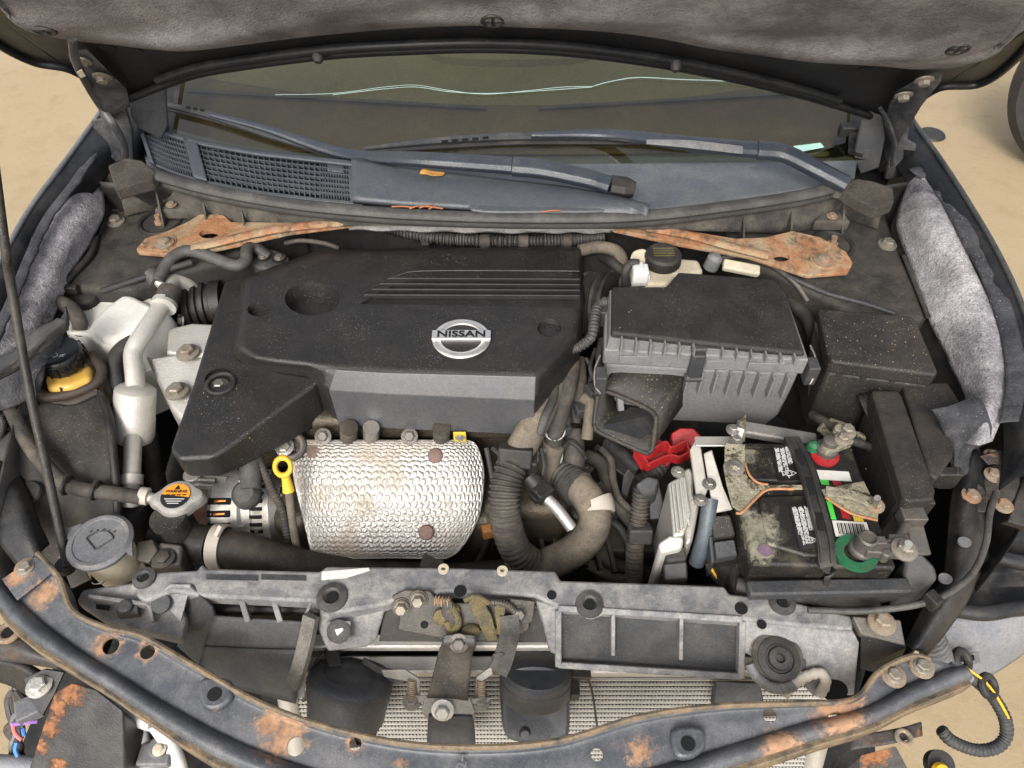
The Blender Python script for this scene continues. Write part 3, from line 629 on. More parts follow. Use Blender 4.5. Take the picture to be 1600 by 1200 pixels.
build('rubber_lip', arm_sh([(WS(252, 168, .002), .006, .004), (WS(340, 190, .002), .007, .005), (WS(430, 218, .002), .006, .005), (WS(520, 247, .002), .005, .004)]), M['rub'], bl)
for i in range(3): build('blade_slot', beam(WS(291+i*11, 167+i*2.2, .0165), WS(297+i*11, 168+i*2.2, .0165), .004, .0012, WN), M['void'], bl)
w2 = thing('wiper', 'wiper lying along the windshield foot with its arm ending by the foam block', 'wiper', 'windshield wipers')
build('wiper_arm', arm_sh([(WS(830, 213, .014), .010, .008), (WS(950, 212, .018), .018, .010), (P(1080, 228, 1.03), .024, .014), (P(1180, 237, 1.02), .026, .015)]), M['wip'], w2, bevel=.0012)
build('wiper_arm_head', arm_sh([(P(1181, 238, 1.021), .029, .018), (P(1222, 243, 1.018), .028, .018), (P(1270, 266, 1.01), .027, .018), (P(1320, 292, .995), .027, .018)]), M['wip'], w2, bevel=.0015)
build('arm_inlay', arm_sh([(P(1010, 222, 1.047), .008, .002), (P(1080, 226, 1.046), .014, .002), (P(1160, 235, 1.037), .014, .002)]), M['cap'], w2)
build('pivot_shaft', cyl(P(1312, 288, .995)-Vector((0, 0, .02)), .010, .02), M['steeld'], w2)
bl = build('wiper_blade', arm_sh([(WS(570, 234, .006), .006, .006), (WS(660, 224, .006), .010, .008), (WS(780, 216, .006), .014, .010), (WS(950, 216, .006), .011, .009), (WS(1080, 228, .006), .007, .006)]), M['greyd'], w2)
build('rubber_lip', arm_sh([(WS(572, 239, .002), .005, .004), (WS(680, 231, .002), .007, .005), (WS(820, 224, .002), .007, .005), (WS(1000, 224, .002), .006, .004)]), M['rub'], bl)
for i in range(5): build('blade_slot', beam(WS(690+i*16, 221-i*1.3, .0165), WS(699+i*16, 220-i*1.3, .0165), .004, .0012, WN), M['void'], bl)
# ================================================================== STRUT BRACE
brace = thing('strut_brace', 'flaking orange rust covered strut tower brace below the cowl', 'strut brace')
def bp(l, z): return [(x, y, z) for x, y in l]
cutL = [prism(ell(318, 341, .96, 16, 7), .08), prism(ell(255, 380, .96, 9, 4), .001)]
pl_ = build('brace_plate', plate([(212, 388, .925), (226, 372, .925), (262, 360, .925), (296, 344, .928), (312, 334, .93), (348, 334, .932), (362, 346, .932), (440, 347, .938), (548, 343, .942), (552, 350, .942), (450, 363, .936), (392, 376, .93), (330, 390, .925), (262, 397, .922), (216, 394, .922)], .008, (0, 0, 1)), M['rust'], brace, bevel=.0025, cut=cutL[:1])
build('brace_boss', lathe(P(256, 381, .924), [(.022, 0), (.021, .004), (.012, .005)], seg=24), M['rust'], pl_)
build('brace_bolt', hexbolt((257, 380, .929), .010, .008), M['boltr'], pl_)
build('flaking_rust_ridge', tube([(300, 388, .927), (345, 378, .934), (395, 366, .938), (450, 356, .941), (545, 347, .944)], .009, flat=.6), M['rust'], pl_)
pr_ = build('brace_plate', plate([(948, 351, .942), (1060, 357, .938), (1150, 372, .932), (1196, 370, .93), (1238, 360, .93), (1282, 370, .928), (1322, 392, .925), (1333, 410, .922), (1326, 425, .92), (1262, 430, .92), (1226, 418, .922), (1170, 400, .926), (1060, 380, .932), (960, 358, .94)], .008, (0, 0, 1)), M['rust'], brace, bevel=.0025, cut=[prism(ell(1230, 374, .96, 14, 6), .08)])
build('brace_boss', lathe(P(1285, 408, .922), [(.022, 0), (.021, .004), (.012, .005)], seg=24), M['rust'], pr_)
build('brace_bolt', hexbolt((1286, 407, .927), .010, .008), M['boltr'], pr_)
build('flaking_rust_ridge', tube([(1010, 356, .942), (1070, 366, .938), (1140, 385, .935), (1200, 400, .93)], .009, flat=.6), M['rust'], pr_)
M['peel'] = mat('peeling_grey_paint', (.24, .23, .215), .7, dust=.4, dcol=(.10, .09, .08), speck=.2, rust=.18, var=.4, vsc=25)
cbar = [P(545, 347, .940), P(650, 350, .938), P(760, 352, .936), P(870, 352, .937), P(955, 352, .940)]
build('brace_crossbar', surf([[v+Vector((0, .02, .004)) for v in cbar], [v+Vector((0, 0, .006)) for v in cbar], [v+Vector((0, -.006, -.002)) for v in cbar], [v+Vector((0, -.006, -.012)) for v in cbar]], 40, 10, wav(.002, 40, 6)), M['peel'], brace, solid=.004)
o = thing('firewall_conduit', 'grey corrugated cable conduit clipped across the firewall behind the engine cover', 'conduit')
build('conduit', tube([(578, 346, .91), (610, 356, .905), (660, 368, .90), (730, 375, .895), (820, 377, .893), (900, 374, .895), (945, 370, .90)], .0105, rib=.0055, amp=.28), M['rubl'], o)
for x, y in ((664, 369), (758, 377), (818, 378), (886, 375)):
    build('conduit_clip', joinsh([cyl(P(x-7, y, .897), .0125, .016, (1, 0, 0)), obox(P(x, y+8, .893), (.014, .008, .012))]), M['rubd'], o, bevel=.001)
build('heater_pipe', tube([(905, 392, .90), (935, 386, .90), (962, 392, .90), (972, 408, .89), (972, 440, .86)], .0105), M['hose'], label='brown rubber heater pipe bending beside the white brake fluid reservoir', cat_='pipe')
for pts, l in (([(445, 380, .90), (470, 376, .905), (505, 380, .905), (530, 388, .90)], 'thin grey cable arching behind the engine cover below the brace'),):
    build('firewall_cable', tube(pts, .004), M['rubd'], label=l, cat_='cable')

# ================================================================== ENGINE BLOCK
M['block'] = mat('oily_engine_casting', (.075, .062, .045), .5, .55, dust=.6, dcol=(.075, .05, .025), speck=.3, bump=.4, bsc=150)
eng = thing('engine_block', 'oily brown cast engine block showing under the black engine cover', 'engine')
build('block_casting', obox(Vector((-.17, .875, .60)), (.56, .29, .36)), M['block'], eng, bevel=.02, seg=3)
build('cylinder_head', obox(Vector((-.17, .865, .80)), (.52, .30, .05)), M['block'], eng, bevel=.012, seg=3)
for k, x in enumerate((505, 545, 580, 640, 690)):
    if k in (1, 2, 4): build('spark_tube', tube([(x, 668, .835), (x, 684, .80), (x, 694, .775)], .012, rib=.006 if k != 2 else 0, amp=.2), M['hosek' if k != 2 else 'steel'], eng)
    else: build('head_bolt', hexbolt((x, 682, .812), .008, .007, (0, -.6, .8)), M['steeld'], eng)
build('brass_tab', plate([(708, 674, .825), (728, 674, .825), (729, 688, .80), (709, 688, .80)], .003), M['ink_y'], eng, bevel=.001)
build('tab_screw', hexbolt((719, 681, .815), .005, .004, (0, -.6, .8)), M['steeld'], eng)
build('front_casting', joinsh([obox(Vector((-.19, .665, .62)), (.34, .12, .2)), obox(Vector((.02, .70, .60)), (.14, .16, .26))]), M['block'], eng, bevel=.02, seg=3)
build('lifting_eye', joinsh([torus(P(455, 697, .80), .017, .006, (0, -.5, .85)), beam(P(425, 694, .80), P(470, 690, .80), .018, .006)]), M['steeld'], eng)
build('eye_bolt', hexbolt((445, 699, .803), .009, .008, (0, -.3, .95)), M['steel'], eng)
trn = thing('transmission', 'dusty grey brown transmission casing deep between the hoses', 'transmission')
M['trn'] = mat('dusty_casting', (.06, .052, .042), .65, .3, dust=.6, dcol=(.11, .09, .065), speck=.4, bump=.4, bsc=120)
build('casing', joinsh([obox(Vector((.20, .80, .54)), (.26, .40, .22)), lathe(Vector((.13, .62, .54)), [(.06, 0), (.075, .03), (.078, .06), (.07, .065), (.07, .12), (.055, .15)], (1, .1, 0), 28), lathe(Vector((.22, .80, .64)), [(.06, 0), (.055, .03), (.03, .045)], seg=24)]), M['trn'], trn, bevel=.012, seg=3)
for x, y in ((862, 790), (905, 800), (985, 720), (960, 800), (915, 730)): build('casing_bolt', hexbolt((x, y, .66), .009, .009), M['bolt'], trn)
for k in range(6): build('casing_rib', beam(P(835+22*k, 800+7*k, .655), P(850+22*k, 870+5*k, .635), .006, .02), M['trn'], trn)
build('selector_lever', joinsh([beam(P(928, 700, .68), P(985, 742, .67), .02, .006), cyl(P(985, 742, .66), .013, .02)]), M['steeld'], trn, bevel=.002)
build('casing_bracket', plate([(975, 745, .72), (990, 722, .74), (1005, 718, .74), (985, 760, .70), (978, 790, .67), (968, 790, .67)], .004), M['greyd'], trn, bevel=.001)

# ================================================================== ENGINE COVER
ec = thing('engine_cover', 'large matte black plastic engine cover with a chrome maker emblem', 'engine cover')
t0 = [(505, 394), (900, 390), (906, 470), (899, 522), (838, 586), (600, 580), (518, 575), (480, 571), (440, 567), (397, 561), (371, 543), (385, 436)]
t1 = [(497, 389), (909, 384), (914, 475), (908, 540), (836, 624), (600, 614), (512, 608), (480, 581), (440, 576), (391, 569), (362, 550), (376, 434)]
r0 = [P(x, y, .925) for x, y in t0]; r1 = [P(x, y, .897) for x, y in t1]
cc = sum(r1, Vector())/len(r1); r2 = [Vector((cc.x+(v.x-cc.x)*.992, cc.y+(v.y-cc.y)*.985, .818)) for v in r1]
groove = [(560, 463), (600, 440), (626, 429), (660, 424), (915, 424), (915, 470), (760, 466)]
cuts = [prism(ell(485, 455, .94, 47, 28), .04, .82), prism(ell(400, 472, .94, 20, 12), .026, .8), prism(ell(859, 501, .94, 23, 17), .022, .75),
        prism([(x, y, .94) for x, y in groove], .0205)]
build('cover_shell', loft([r0, r1, r2]), M['cover'], ec, bevel=.010, seg=4, cut=cuts)
M['front'] = mat('cover_plastic_painted_sheen', (.066, .067, .071), .34, dust=.3, dcol=(.12, .105, .085), speck=.3, grime=.15, bump=.03, spec=.5)  # lighter cover colour with the sky sheen painted in
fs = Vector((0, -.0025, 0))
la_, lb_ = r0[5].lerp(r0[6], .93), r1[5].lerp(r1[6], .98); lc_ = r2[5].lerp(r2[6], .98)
build('cover_sheen_band', loft([[la_+fs, lb_+fs, lc_+fs], [r0[5]+fs, r1[5]+fs, r2[5]+fs], [r0[4]+fs, r1[4]+fs, r2[4]+fs]], False, False, closed=False), M['front'], ec, solid=.004, bevel=.003)  # added band carrying the painted sky sheen of bevel and front face
for k in range(4):
    y = 437+8.6*k; x0 = 606-12.5*k
    build('cover_rib', joinsh([beam(P(x0, y, .9245), P(906, y+1.5, .9245), .0030, .0085)]), M['cover2'], ec, bevel=.0008)
build('scoop_lip', tube([(556, 464, .9255), (600, 439, .9258), (624, 429, .926), (655, 423, .926), (760, 422, .926), (905, 423, .926)], .0022, flat=.6), M['cover'], ec)
wing = [(350, 437), (392, 430), (376, 560), (440, 580), (499, 589), (494, 600), (424, 650), (354, 702), (330, 715), (278, 718), (264, 702), (300, 600)]
bw = [P(x, y, .888) for x, y in wing]; cw = sum(bw, Vector())/len(bw)
wb = [Vector((v.x, v.y+.004, z)) for v, z in zip(bw, (.842, .842, .82, .80, .795, .798, .815, .835, .838, .84, .84, .842))]
build('cover_wing', loft([bw, wb]), M['cover'], ec, bevel=.012, seg=4, cut=[cyl(P(345, 599, .876), .019, .03, seg=28)])
build('cover_grommet', torus(P(345, 599, .889), .019, .003), M['rub'], ec)
build('cover_bolt', hexbolt((343, 603, .877), .0085, .008), M['steel'], ec)
em = thing('maker_emblem', 'round chrome maker emblem with a lettered crossbar on the engine cover', 'emblem')
ce = P(721, 529, .9275)
build('emblem_ring', torus(ce, .0335, .0058, seg=56, flat=.6, sx=1.06), M['chrome'], em)
build('emblem_bar', obox(ce+Vector((0, .003, .002)), (.084, .0185, .0075)), M['chrome'], em, bevel=.0012)
build('emblem_backing', cyl(ce-Vector((0, 0, .0025)), .031, .003, seg=40), M['cover2'], em)
text('lettering', 'NISSAN', ce+Vector((0, .003, .0060)), .0170, M['ink_k'], em, sx=1.22, bold=.0004)

# ================================================================== HEAT SHIELD
def foil_mat():
    m = mat('embossed_foil', (.32, .305, .28), .42, .88, dust=.75, dcol=(.24, .175, .10), dth=(.46, .74), dsc=11, speck=.15, var=.2, bump=.08)
    return m
M['rivet'] = mat('dull_red_rivet', (.13, .075, .06), .55, .3)
hs = thing('heat_shield', 'silver embossed exhaust heat shield in front of the engine cover', 'heat shield')
HSP = P(600, 690, .80); HSN = Vector((0, -.613, .79))
hr_ = [(464, 728, 687, 0), (457, 742, 692, 0), (455, 752, 712, 0), (458, 757, 745, 0), (469, 752, 795, 0), (478, 738, 832, 0), (486, 716, 862, 0), (494, 698, 873, 0)]
rows = []
for a, c, y, z in hr_:
    rows.append([PPL(a+(c-a)*t, y, HSP, HSN) for t in (0, .12, .3, .5, .7, .88, 1)])
def emb(u, v):
    e = min(1, min(u, 1-u)*22, min(v, 1-v)*16)
    uu = 36*u+.15*math.sin(2*math.pi*v*9); vv = 28*v+.16*math.sin(2*math.pi*u*18)+4
    a = abs(math.sin(math.pi*(uu+.5*(int(vv) % 2))))**.6; c = abs(math.sin(math.pi*vv))**.6
    return e*.0015*(a*c-.5)+.0075*(math.sin(math.pi*u)*math.sin(math.pi*min(1, v*1.05)))**.7+.0010*math.sin(u*11+v*7)*math.sin(v*9+2)+.0006*math.sin(u*19-v*6)
build('foil', surf(rows, 400, 280, emb), foil_mat(), hs, solid=.0008, smooth=180)
for x, y, z in ((680, 712, .793), (666, 832, .729), (490, 706, .793)):
    rv = build('rivet_washer', lathe((x, y, z), [(.011, 0), (.010, .002), (.004, .003)], (0, -.55, .83), 20), M['rivet'], hs)
build('shield_bracket', joinsh([beam(P(660, 872, .70), P(690, 884, .69), .03, .004)]), M['steeld'], hs)

# ================================================================== DIPSTICK
dp = thing('oil_dipstick', 'yellow ring handled oil dipstick beside the silver heat shield', 'dipstick')
build('handle_ring', torus(P(442, 729, .83), .0125, .0042, (.15, -.75, .62), sx=.85), M['yellow'], dp)
build('handle_stem', tube([(446, 744, .818), (449, 757, .806), (451, 768, .797)], .0058, r1=.0085), M['yellow'], dp)
build('dipstick_tube', tube([(451, 766, .797), (455, 800, .765), (461, 840, .72), (468, 872, .68)], .0058), M['hose'], dp)

# ================================================================== ALTERNATOR
alt = thing('alternator', 'silver alternator with copper windings below the tip of the engine cover', 'alternator')
ac = P(338, 800, .675); aax = Vector((1, .12, -.05)).normalized()
ab = build('alternator_body', lathe(ac, [(.055, 0), (.063, .008), (.063, .045), (.058, .05), (.058, .062), (.061, .066), (.061, .09), (.05, .105), (.02, .108)], aax, 40), M['alu'], alt)
for a_ in range(14):
    t = 2*math.pi*a_/14; u, v, w = basis(aax); d = u*math.cos(t)+v*math.sin(t)
    build('fan_rib', beam(ac+aax*.068+d*.062, ac+aax*.108+d*.046, .006, .006, d), M['alu'], alt)
for k in range(5):
    t = R(20+17*k); d = Vector((0, -math.sin(t), math.cos(t)))
    s = build('vent_slot', obox(ac+aax*.026+d*.0615, (.034, .010, .006), (t, 0, 0)), M['void'], alt, bevel=.001)
    build('copper_winding', tube([ac+aax*.020+d*.0645+Vector((0, 0, -.001)), ac+aax*.026+d*.0652, ac+aax*.036+d*.0645], .0024), M['copper'], s)
for k in range(12):
    t = R(-10+11*k); d = Vector((0, -math.sin(t), math.cos(t)))
    build('rear_vent_slot', obox(ac+aax*.079+d*.0610, (.018, .0052, .004), (t, 0, 0)), M['void'], alt)
    if k % 3 == 0: build('case_rib', obox(ac+aax*.055+d*.0605, (.016, .004, .008), (t, 0, 0)), M['alu'], alt, bevel=.001)
build('mounting_ear', joinsh([beam(P(300, 752, .73), P(355, 756, .73), .02, .012), cyl(P(306, 752, .725), .014, .02)]), M['alu'], alt, bevel=.002)
build('mounting_bolt', tube([(310, 750, .742), (337, 751, .742)], .004), M['steel'], alt)
bo = thing('cable_boot', 'black rubber cable boot hanging over the alternator', 'rubber boot')
build('boot_sleeve', tube([(388, 690, .82), (390, 715, .80), (392, 740, .785), (392, 765, .775)], .0155), M['rubl'], bo)
build('boot_bulb', lathe(P(392, 778, .748), [(.004, 0), (.016, .004), (.021, .014), (.020, .026), (.014, .034)], (0, -.35, .94), 24), M['rubl'], bo)
build('corrugated_sleeve', tube([(386, 672, .84), (388, 694, .822)], .013, rib=.006, amp=.25), M['rubl'], bo)
build('alternator_cable', tube([(402, 672, .84), (405, 715, .80), (420, 755, .77), (438, 790, .745), (448, 830, .715), (456, 866, .68)], .0062, rib=.005, amp=.15), M['rubd'], label='thin ribbed cable running past the dipstick beside the alternator', cat_='cable')
build('red_brown_plate', prism([(308, 752, .70), (348, 736, .71), (342, 800, .67), (318, 830, .65), (300, 800, .66)], .03), mat('red_brown_varnish', (.12, .045, .03), .6), label='red brown plate between the radiator cap and the alternator', cat_='plate', bevel=.002)

# ================================================================== RADIATOR NECK, CAP, UPPER HOSE
nk = thing('radiator_filler_neck', 'black plastic radiator filler neck under the warning labelled cap', 'filler neck')
build('neck_pipe', tube([(246, 838, .72), (285, 845, .722), (330, 852, .722)], .0275, seg=20), M['blk'], nk)
build('neck_riser', lathe(P(281, 838, .735), [(.024, 0), (.020, .02), (.019, .035), (.025, .04), (.025, .048)], (-.05, .05, 1), 24), M['blkd'], nk)
build('neck_block', prism([(232, 868, .75), (250, 845, .755), (285, 850, .755), (282, 884, .745), (235, 888, .74)], .06), M['steeld'], nk, bevel=.004)
build('neck_bolt', hexbolt((256, 873, .752), .010, .008), M['steeld'], nk)
build('side_bracket', plate([(208, 862, .76), (215, 846, .765), (238, 842, .765), (246, 860, .76), (232, 880, .755), (214, 876, .755)], .02), M['steeld'], nk, bevel=.002)
build('paint_dab', lathe(P(284, 832, .749), [(.006, 0), (.004, .0015)], (0, -.5, .85), 12, sx=.9, sy=.5), mat('pink_paint', (.70, .30, .50), .5, dust=.1, speck=0), nk)
cp = thing('pressure_cap', 'silver two eared radiator cap with an orange and black warning label', 'radiator cap')
cpc = P(275, 776, .792)
out = []
for k in range(48):
    t = 2*math.pi*k/48; r = .0285+.0105*max(0, math.cos(2*(t-.12)))**4; out.append(cpc+Vector((r*math.cos(t), r*math.sin(t), 0)))
sk = lambda s, z: [Vector((cpc.x+(v.x-cpc.x)*s, cpc.y+(v.y-cpc.y)*s, cpc.z+z)) for v in out]
build('cap_body', loft([sk(.80, -.022), sk(.96, -.018), sk(1.0, -.012), sk(.99, -.004), sk(.93, 0), sk(.76, .0015)]), M['alu'], cp)
lb = build('warning_label', cyl(cpc+Vector((0, 0, .0012)), .0205, .0012, seg=36), M['label_k'], cp)
hp = [cpc+Vector((.0200*math.cos(t), .0200*math.sin(t), .0032)) for t in (math.pi*k/20-.12 for k in range(21))]
build('orange_half', plate(hp, .0006, (0, 0, 1)), M['orange'], lb)
build('warning_triangle', plate([cpc+Vector((-.004, .010, .0038)), cpc+Vector((.004, .010, .0038)), cpc+Vector((0, .0175, .0038))], .0004, (0, 0, 1)), M['ink_k'], lb)
text('warning_text', 'WARNING', cpc+Vector((0, .0062, .0035)), .0062, M['ink_k'], lb)
build('small_print', joinsh([beam(cpc+Vector((-.013+.0075*i, .0008, .0034)), cpc+Vector((-.0075+.0075*i, .0008, .0034)), .0016, .0005) for i in range(4)]), M['ink_k'], lb)
for i in range(3):
    build('small_print', beam(cpc+Vector((-.014+.003*i, -.0055-.0036*i, .0027)), cpc+Vector((.014-.003*i, -.0055-.0036*i, .0027)), .0011, .0005), M['ink_w'], lb)
uh = thing('upper_radiator_hose', 'thick dusty brown radiator hose curving from the filler neck to the transmission side', 'hose')
uhp = spline([P(*q) for q in [(334, 853, .722), (385, 862, .722), (440, 879, .71), (500, 893, .69), (600, 903, .665), (720, 905, .655), (800, 898, .66), (860, 880, .675), (912, 848, .70), (930, 808, .725), (912, 770, .74), (880, 748, .73), (850, 735, .70)]], 60)
build('hose', tube(uhp[:30], .0275, seg=22, r1=.025), M['hosek'], uh)
build('hose', tube(uhp[29:], .025, seg=22, r1=.024), M['hose'], uh)
build('hose_clamp', joinsh([ringsh(P(343, 853, .722)-Vector((.008, 0, 0)), .0325, .0295, .018, (1, -.1, 0)), beam(P(338, 838, .757), P(346, 822, .765), .006, .006)]), M['tape'], uh)
build('braided_sleeve', tube([(905, 765, .741), (880, 748, .731), (852, 736, .702)], .0275, rib=.006, amp=.10), M['rubl'], uh)
build('tape_band', tube([(933, 800, .729), (932, 790, .733), (929, 783, .7355)], .0272, seg=20), M['tape'], uh)

# ================================================================== LEFT SIDE: TANKS, PIPES
tank = thing('coolant_tank', 'white translucent plastic coolant overflow tank with a black screw cap', 'tank')
tp = [(97, 472), (112, 455), (150, 462), (174, 459), (189, 442), (240, 466), (268, 490), (228, 520), (176, 541), (160, 541), (130, 520), (103, 522)]
u0 = roundpoly([(x, y, .872) for x, y in tp], .016); cu = sum(u0, Vector())/len(u0)
ex = lambda s, z: [Vector((cu.x+(v.x-cu.x)*s, cu.y+(v.y-cu.y)*s, z)) for v in u0]
build('tank_body', loft([u0, ex(1.05, .845), ex(1.06, .80), ex(.98, .70)]), M['white'], tank, bevel=.010, seg=4)
build('tank_shoulder', prism(roundpoly([(160, 482, .885), (138, 508, .882), (162, 530, .882), (178, 530, .882), (228, 508, .884), (248, 482, .886), (196, 456, .887)], .014), .02, 1.10), M['white'], tank, bevel=.008, seg=4)
build('tank_seam', loft([ex(1.075, .806), ex(1.075, .80)]), M['white'], tank)
kc = P(136, 474, .868)
build('tank_cap', joinsh([lathe(kc, [(.020, 0), (.0225, .004), (.0225, .016), (.020, .019)], seg=32)]+[beam(kc+Vector((.0225*math.cos(t), .0225*math.sin(t), .004)), kc+Vector((.0225*math.cos(t), .0225*math.sin(t), .015)), .002, .002, (math.cos(t), math.sin(t), 0)) for t in (2*math.pi*k/30 for k in range(30))]), M['blkd'], tank)
build('outlet_stub', tube([(122, 516, .868), (128, 508, .875)], .010), M['cream'], tank)
ps = thing('power_steering_reservoir', 'amber power steering fluid reservoir with a glossy black ribbed cap', 'reservoir')
pc = P(105, 590, .845)
build('reservoir_body', prism([(68, 588, .872), (84, 575, .872), (128, 560, .872), (142, 570, .872), (142, 590, .872), (110, 604, .872), (72, 607, .872)], .08), M['amber'], ps, bevel=.008, seg=4)
kc = P(103, 568, .874)
cpb = build('reservoir_cap', joinsh([lathe(kc, [(.030, 0), (.032, .004), (.032, .020), (.029, .026), (.0, .0275)], (-.05, 0, 1), 40)]+[beam(kc+Vector((.0325*math.cos(t), .0325*math.sin(t), .003)), kc+Vector((.0322*math.cos(t), .0322*math.sin(t), .020)), .003, .003, (math.cos(t), math.sin(t), 0)) for t in (2*math.pi*k/18 for k in range(18))]), mat('glossy_black_cap', (.010, .010, .010), .22, dust=.12, speck=.3, bump=.02), ps)
build('cap_marking', joinsh([beam(kc+Vector((.007, -.010, .0280)), kc+Vector((.014, -.008, .0280)), .0014, .0006), beam(kc+Vector((.007, -.013, .0280)), kc+Vector((.013, -.0115, .0280)), .0012, .0006)]), M['ink_w'], cpb)
build('cap_symbol', joinsh([ringsh(kc+Vector((.0, -.010, .0277)), .005, .0038, .0006, seg=4), beam(kc+Vector((-.014, -.012, .028)), kc+Vector((-.007, -.011, .028)), .0014, .0006)]), M['ink_w'], cpb)
build('reservoir_holder', joinsh([tube([(54, 602, .858), (72, 619, .856), (112, 615, .856), (150, 599, .858), (159, 576, .866), (143, 554, .874)], .008), tube([(60, 620, .842), (110, 631, .842), (156, 612, .847)], .010), beam(P(98, 602, .868), P(101, 626, .842), .012, .012)]), mat('brown_black_holder', (.040, .028, .020), .6, dust=.4, dcol=(.10, .075, .05)), ps)
ms_ = thing('splash_shield', 'dusty black splash shield standing below the amber reservoir', 'splash shield')
build('shield_sheet', surf([[(-15, 700, .84), (40, 655, .85), (70, 628, .85), (115, 634, .848), (158, 615, .85)], [(-15, 745, .81), (45, 715, .825), (80, 690, .83), (120, 690, .832), (174, 690, .828)], [(-10, 800, .775), (50, 795, .78), (90, 780, .785), (125, 775, .79), (182, 770, .79)], [(25, 880, .71), (65, 885, .71), (100, 885, .71), (140, 880, .715), (188, 865, .72)]], 40, 40, wav(.003, 9, 11)), M['blkd'], ms_, solid=.005)
build('shield_edge', tube([(157, 612, .852), (170, 650, .842), (176, 700, .828), (182, 770, .792), (188, 866, .722)], .006), M['blk'], ms_)
build('side_sheet', surf([[(165, 640, .72), (195, 660, .70)], [(185, 740, .64), (215, 750, .62)], [(195, 860, .56), (225, 860, .54)]], 10, 20), M['blk'], ms_, solid=.004)
ap = thing('air_conditioning_pipe', 'dirty aluminium air conditioning pipe with a thick muffler can', 'pipe')
build('pipe', tube([(300, 452, .86), (288, 442, .875), (272, 440, .885), (262, 452, .888), (246, 488, .885), (218, 530, .880), (208, 552, .872), (210, 580, .862), (212, 606, .85)], .0135, seg=18), M['alupipe'], ap)
build('pipe_collar', joinsh([tube([(266, 455, .889), (262, 466, .888), (259, 476, .887)], .0185, seg=20)]), M['rubd'], ap)
build('pipe_flange', tube([(258, 473, .887), (255, 480, .8865)], .0195, seg=20), M['alupipe'], ap)
mu = Vector(P(212, 604, .852)); mv = P(208, 690, .775); ax_ = (mv-mu); L_ = ax_.length
build('muffler_can', lathe(mu, [(.013, -.002), (.024, .001), (.0285, .005), (.0292, .010), (.0292, L_*.55), (.0298, L_*.56), (.0298, L_-.012), (.027, L_-.004), (.016, L_)], ax_, 30), M['alupipe'], ap)
build('pipe', tube([(208, 676, .80), (207, 716, .79), (205, 758, .775), (203, 790, .755)], .0125, seg=18), M['alupipe'], ap)
build('pipe_coupling', joinsh([tube([(206, 742, .782), (205, 758, .775)], .0160, seg=20), tube([(204, 768, .769), (203, 790, .756)], .0150, seg=20)]), M['alupipe'], ap)
build('woven_hose_end', tube([(203, 786, .752), (206, 832, .69)], .021, rib=.005, amp=.1), M['rub'], ap)
ah = thing('air_conditioning_hose', 'black rubber hose arching from beside the engine cover down to the aluminium pipe', 'hose')
build('hose', tube([(420, 402, .90), (398, 386, .915), (386, 390, .92), (384, 408, .915), (366, 415, .915), (330, 402, .92), (296, 392, .922), (270, 402, .92), (252, 428, .91), (247, 440, .905)], .0098), M['rubl'], ah)
build('ferrule', tube([(236, 428, .905), (248, 440, .90)], .014), M['steeld'], ah)
build('fitting', tube([(248, 440, .90), (260, 452, .893)], .0085), M['alu'], ah)
build('tank_hose', tube([(252, 458, .87), (247, 480, .87), (226, 512, .868), (196, 540, .866), (182, 556, .862), (180, 580, .85), (190, 620, .82), (205, 700, .74)], .0115), M['rub'], label='black rubber hose bending down between the white tank and the aluminium pipe', cat_='hose')
oh = thing('overflow_hose', 'black hose entering the top of the white coolant tank', 'hose')
build('hose', tube([(-30, 512, .88), (10, 488, .895), (50, 473, .90), (90, 472, .90), (113, 484, .893), (124, 502, .882), (126, 514, .872)], .0115), M['rubd'], oh)
build('clip', torus(P(126, 513, .873), .012, .0018, (.1, -.5, .8)), M['steel'], oh)
build('corrugated_duct', tube([(30, 520, .85), (55, 495, .86), (75, 490, .86)], .022, rib=.008, amp=.15), M['blk'], label='short corrugated black duct behind the torn grey liner', cat_='duct')
rh = thing('reservoir_return_hose', 'long grey hose sloping from the torn liner to the radiator cap', 'hose')
build('hose', tube([(18, 640, .865), (40, 685, .85), (66, 722, .838), (96, 752, .825), (124, 764, .818), (170, 770, .808), (218, 777, .79)], .0105), M['rubd'], rh)
build('hose_clamp', tube([(219, 774, .790), (232, 776, .788)], .0125), M['tape'], rh)
build('hose_nipple', tube([(228, 776, .788), (250, 782, .782)], .008), M['alu'], rh)
tf = thing('torn_liner', 'torn grey felt liner flap with a folded rubber strip beside the amber reservoir', 'liner')
build('felt_flap', surf([[(104, 478, .935), (88, 505, .935), (40, 535, .935), (-10, 560, .935)], [(106, 510, .925), (92, 540, .92), (45, 565, .92), (-10, 590, .92)], [(62, 545, .915), (66, 575, .905), (35, 600, .905), (-10, 615, .905)], [(58, 600, .88), (60, 612, .88), (35, 630, .885), (-10, 645, .88)]], 26, 24, wav(.003, 17, 13)), M['linerk'], tf, solid=.004)
build('rubber_strip', surf([[(-20, 572, .955), (20, 548, .955), (60, 515, .955), (88, 496, .955)], [(-20, 590, .965), (25, 562, .965), (66, 528, .965), (104, 498, .962)], [(-20, 606, .95), (25, 580, .95), (72, 545, .95), (108, 515, .948)]], 26, 10, wav(.0015, 12, 5)), M['rubl'], tf, solid=.006)
pl = thing('crank_pulley', 'stack of ribbed black pulley discs beside the engine cover edge', 'pulley')
pc_ = P(292, 478, .835)
build('pulley_discs', lathe(pc_, [(.02, -.004), (.036, 0), (.038, .004), (.038, .010), (.033, .012), (.033, .014), (.038, .016), (.038, .022), (.033, .024), (.033, .026), (.038, .028), (.038, .034), (.033, .036), (.033, .042), (.038, .044), (.038, .06), (.02, .062)], (1, .15, 0), 40), M['blk'], pl)
build('pulley_bolt', hexbolt(P(288, 500, .83), .010, .010, (-1, -.2, .3)), M['alu'], pl)
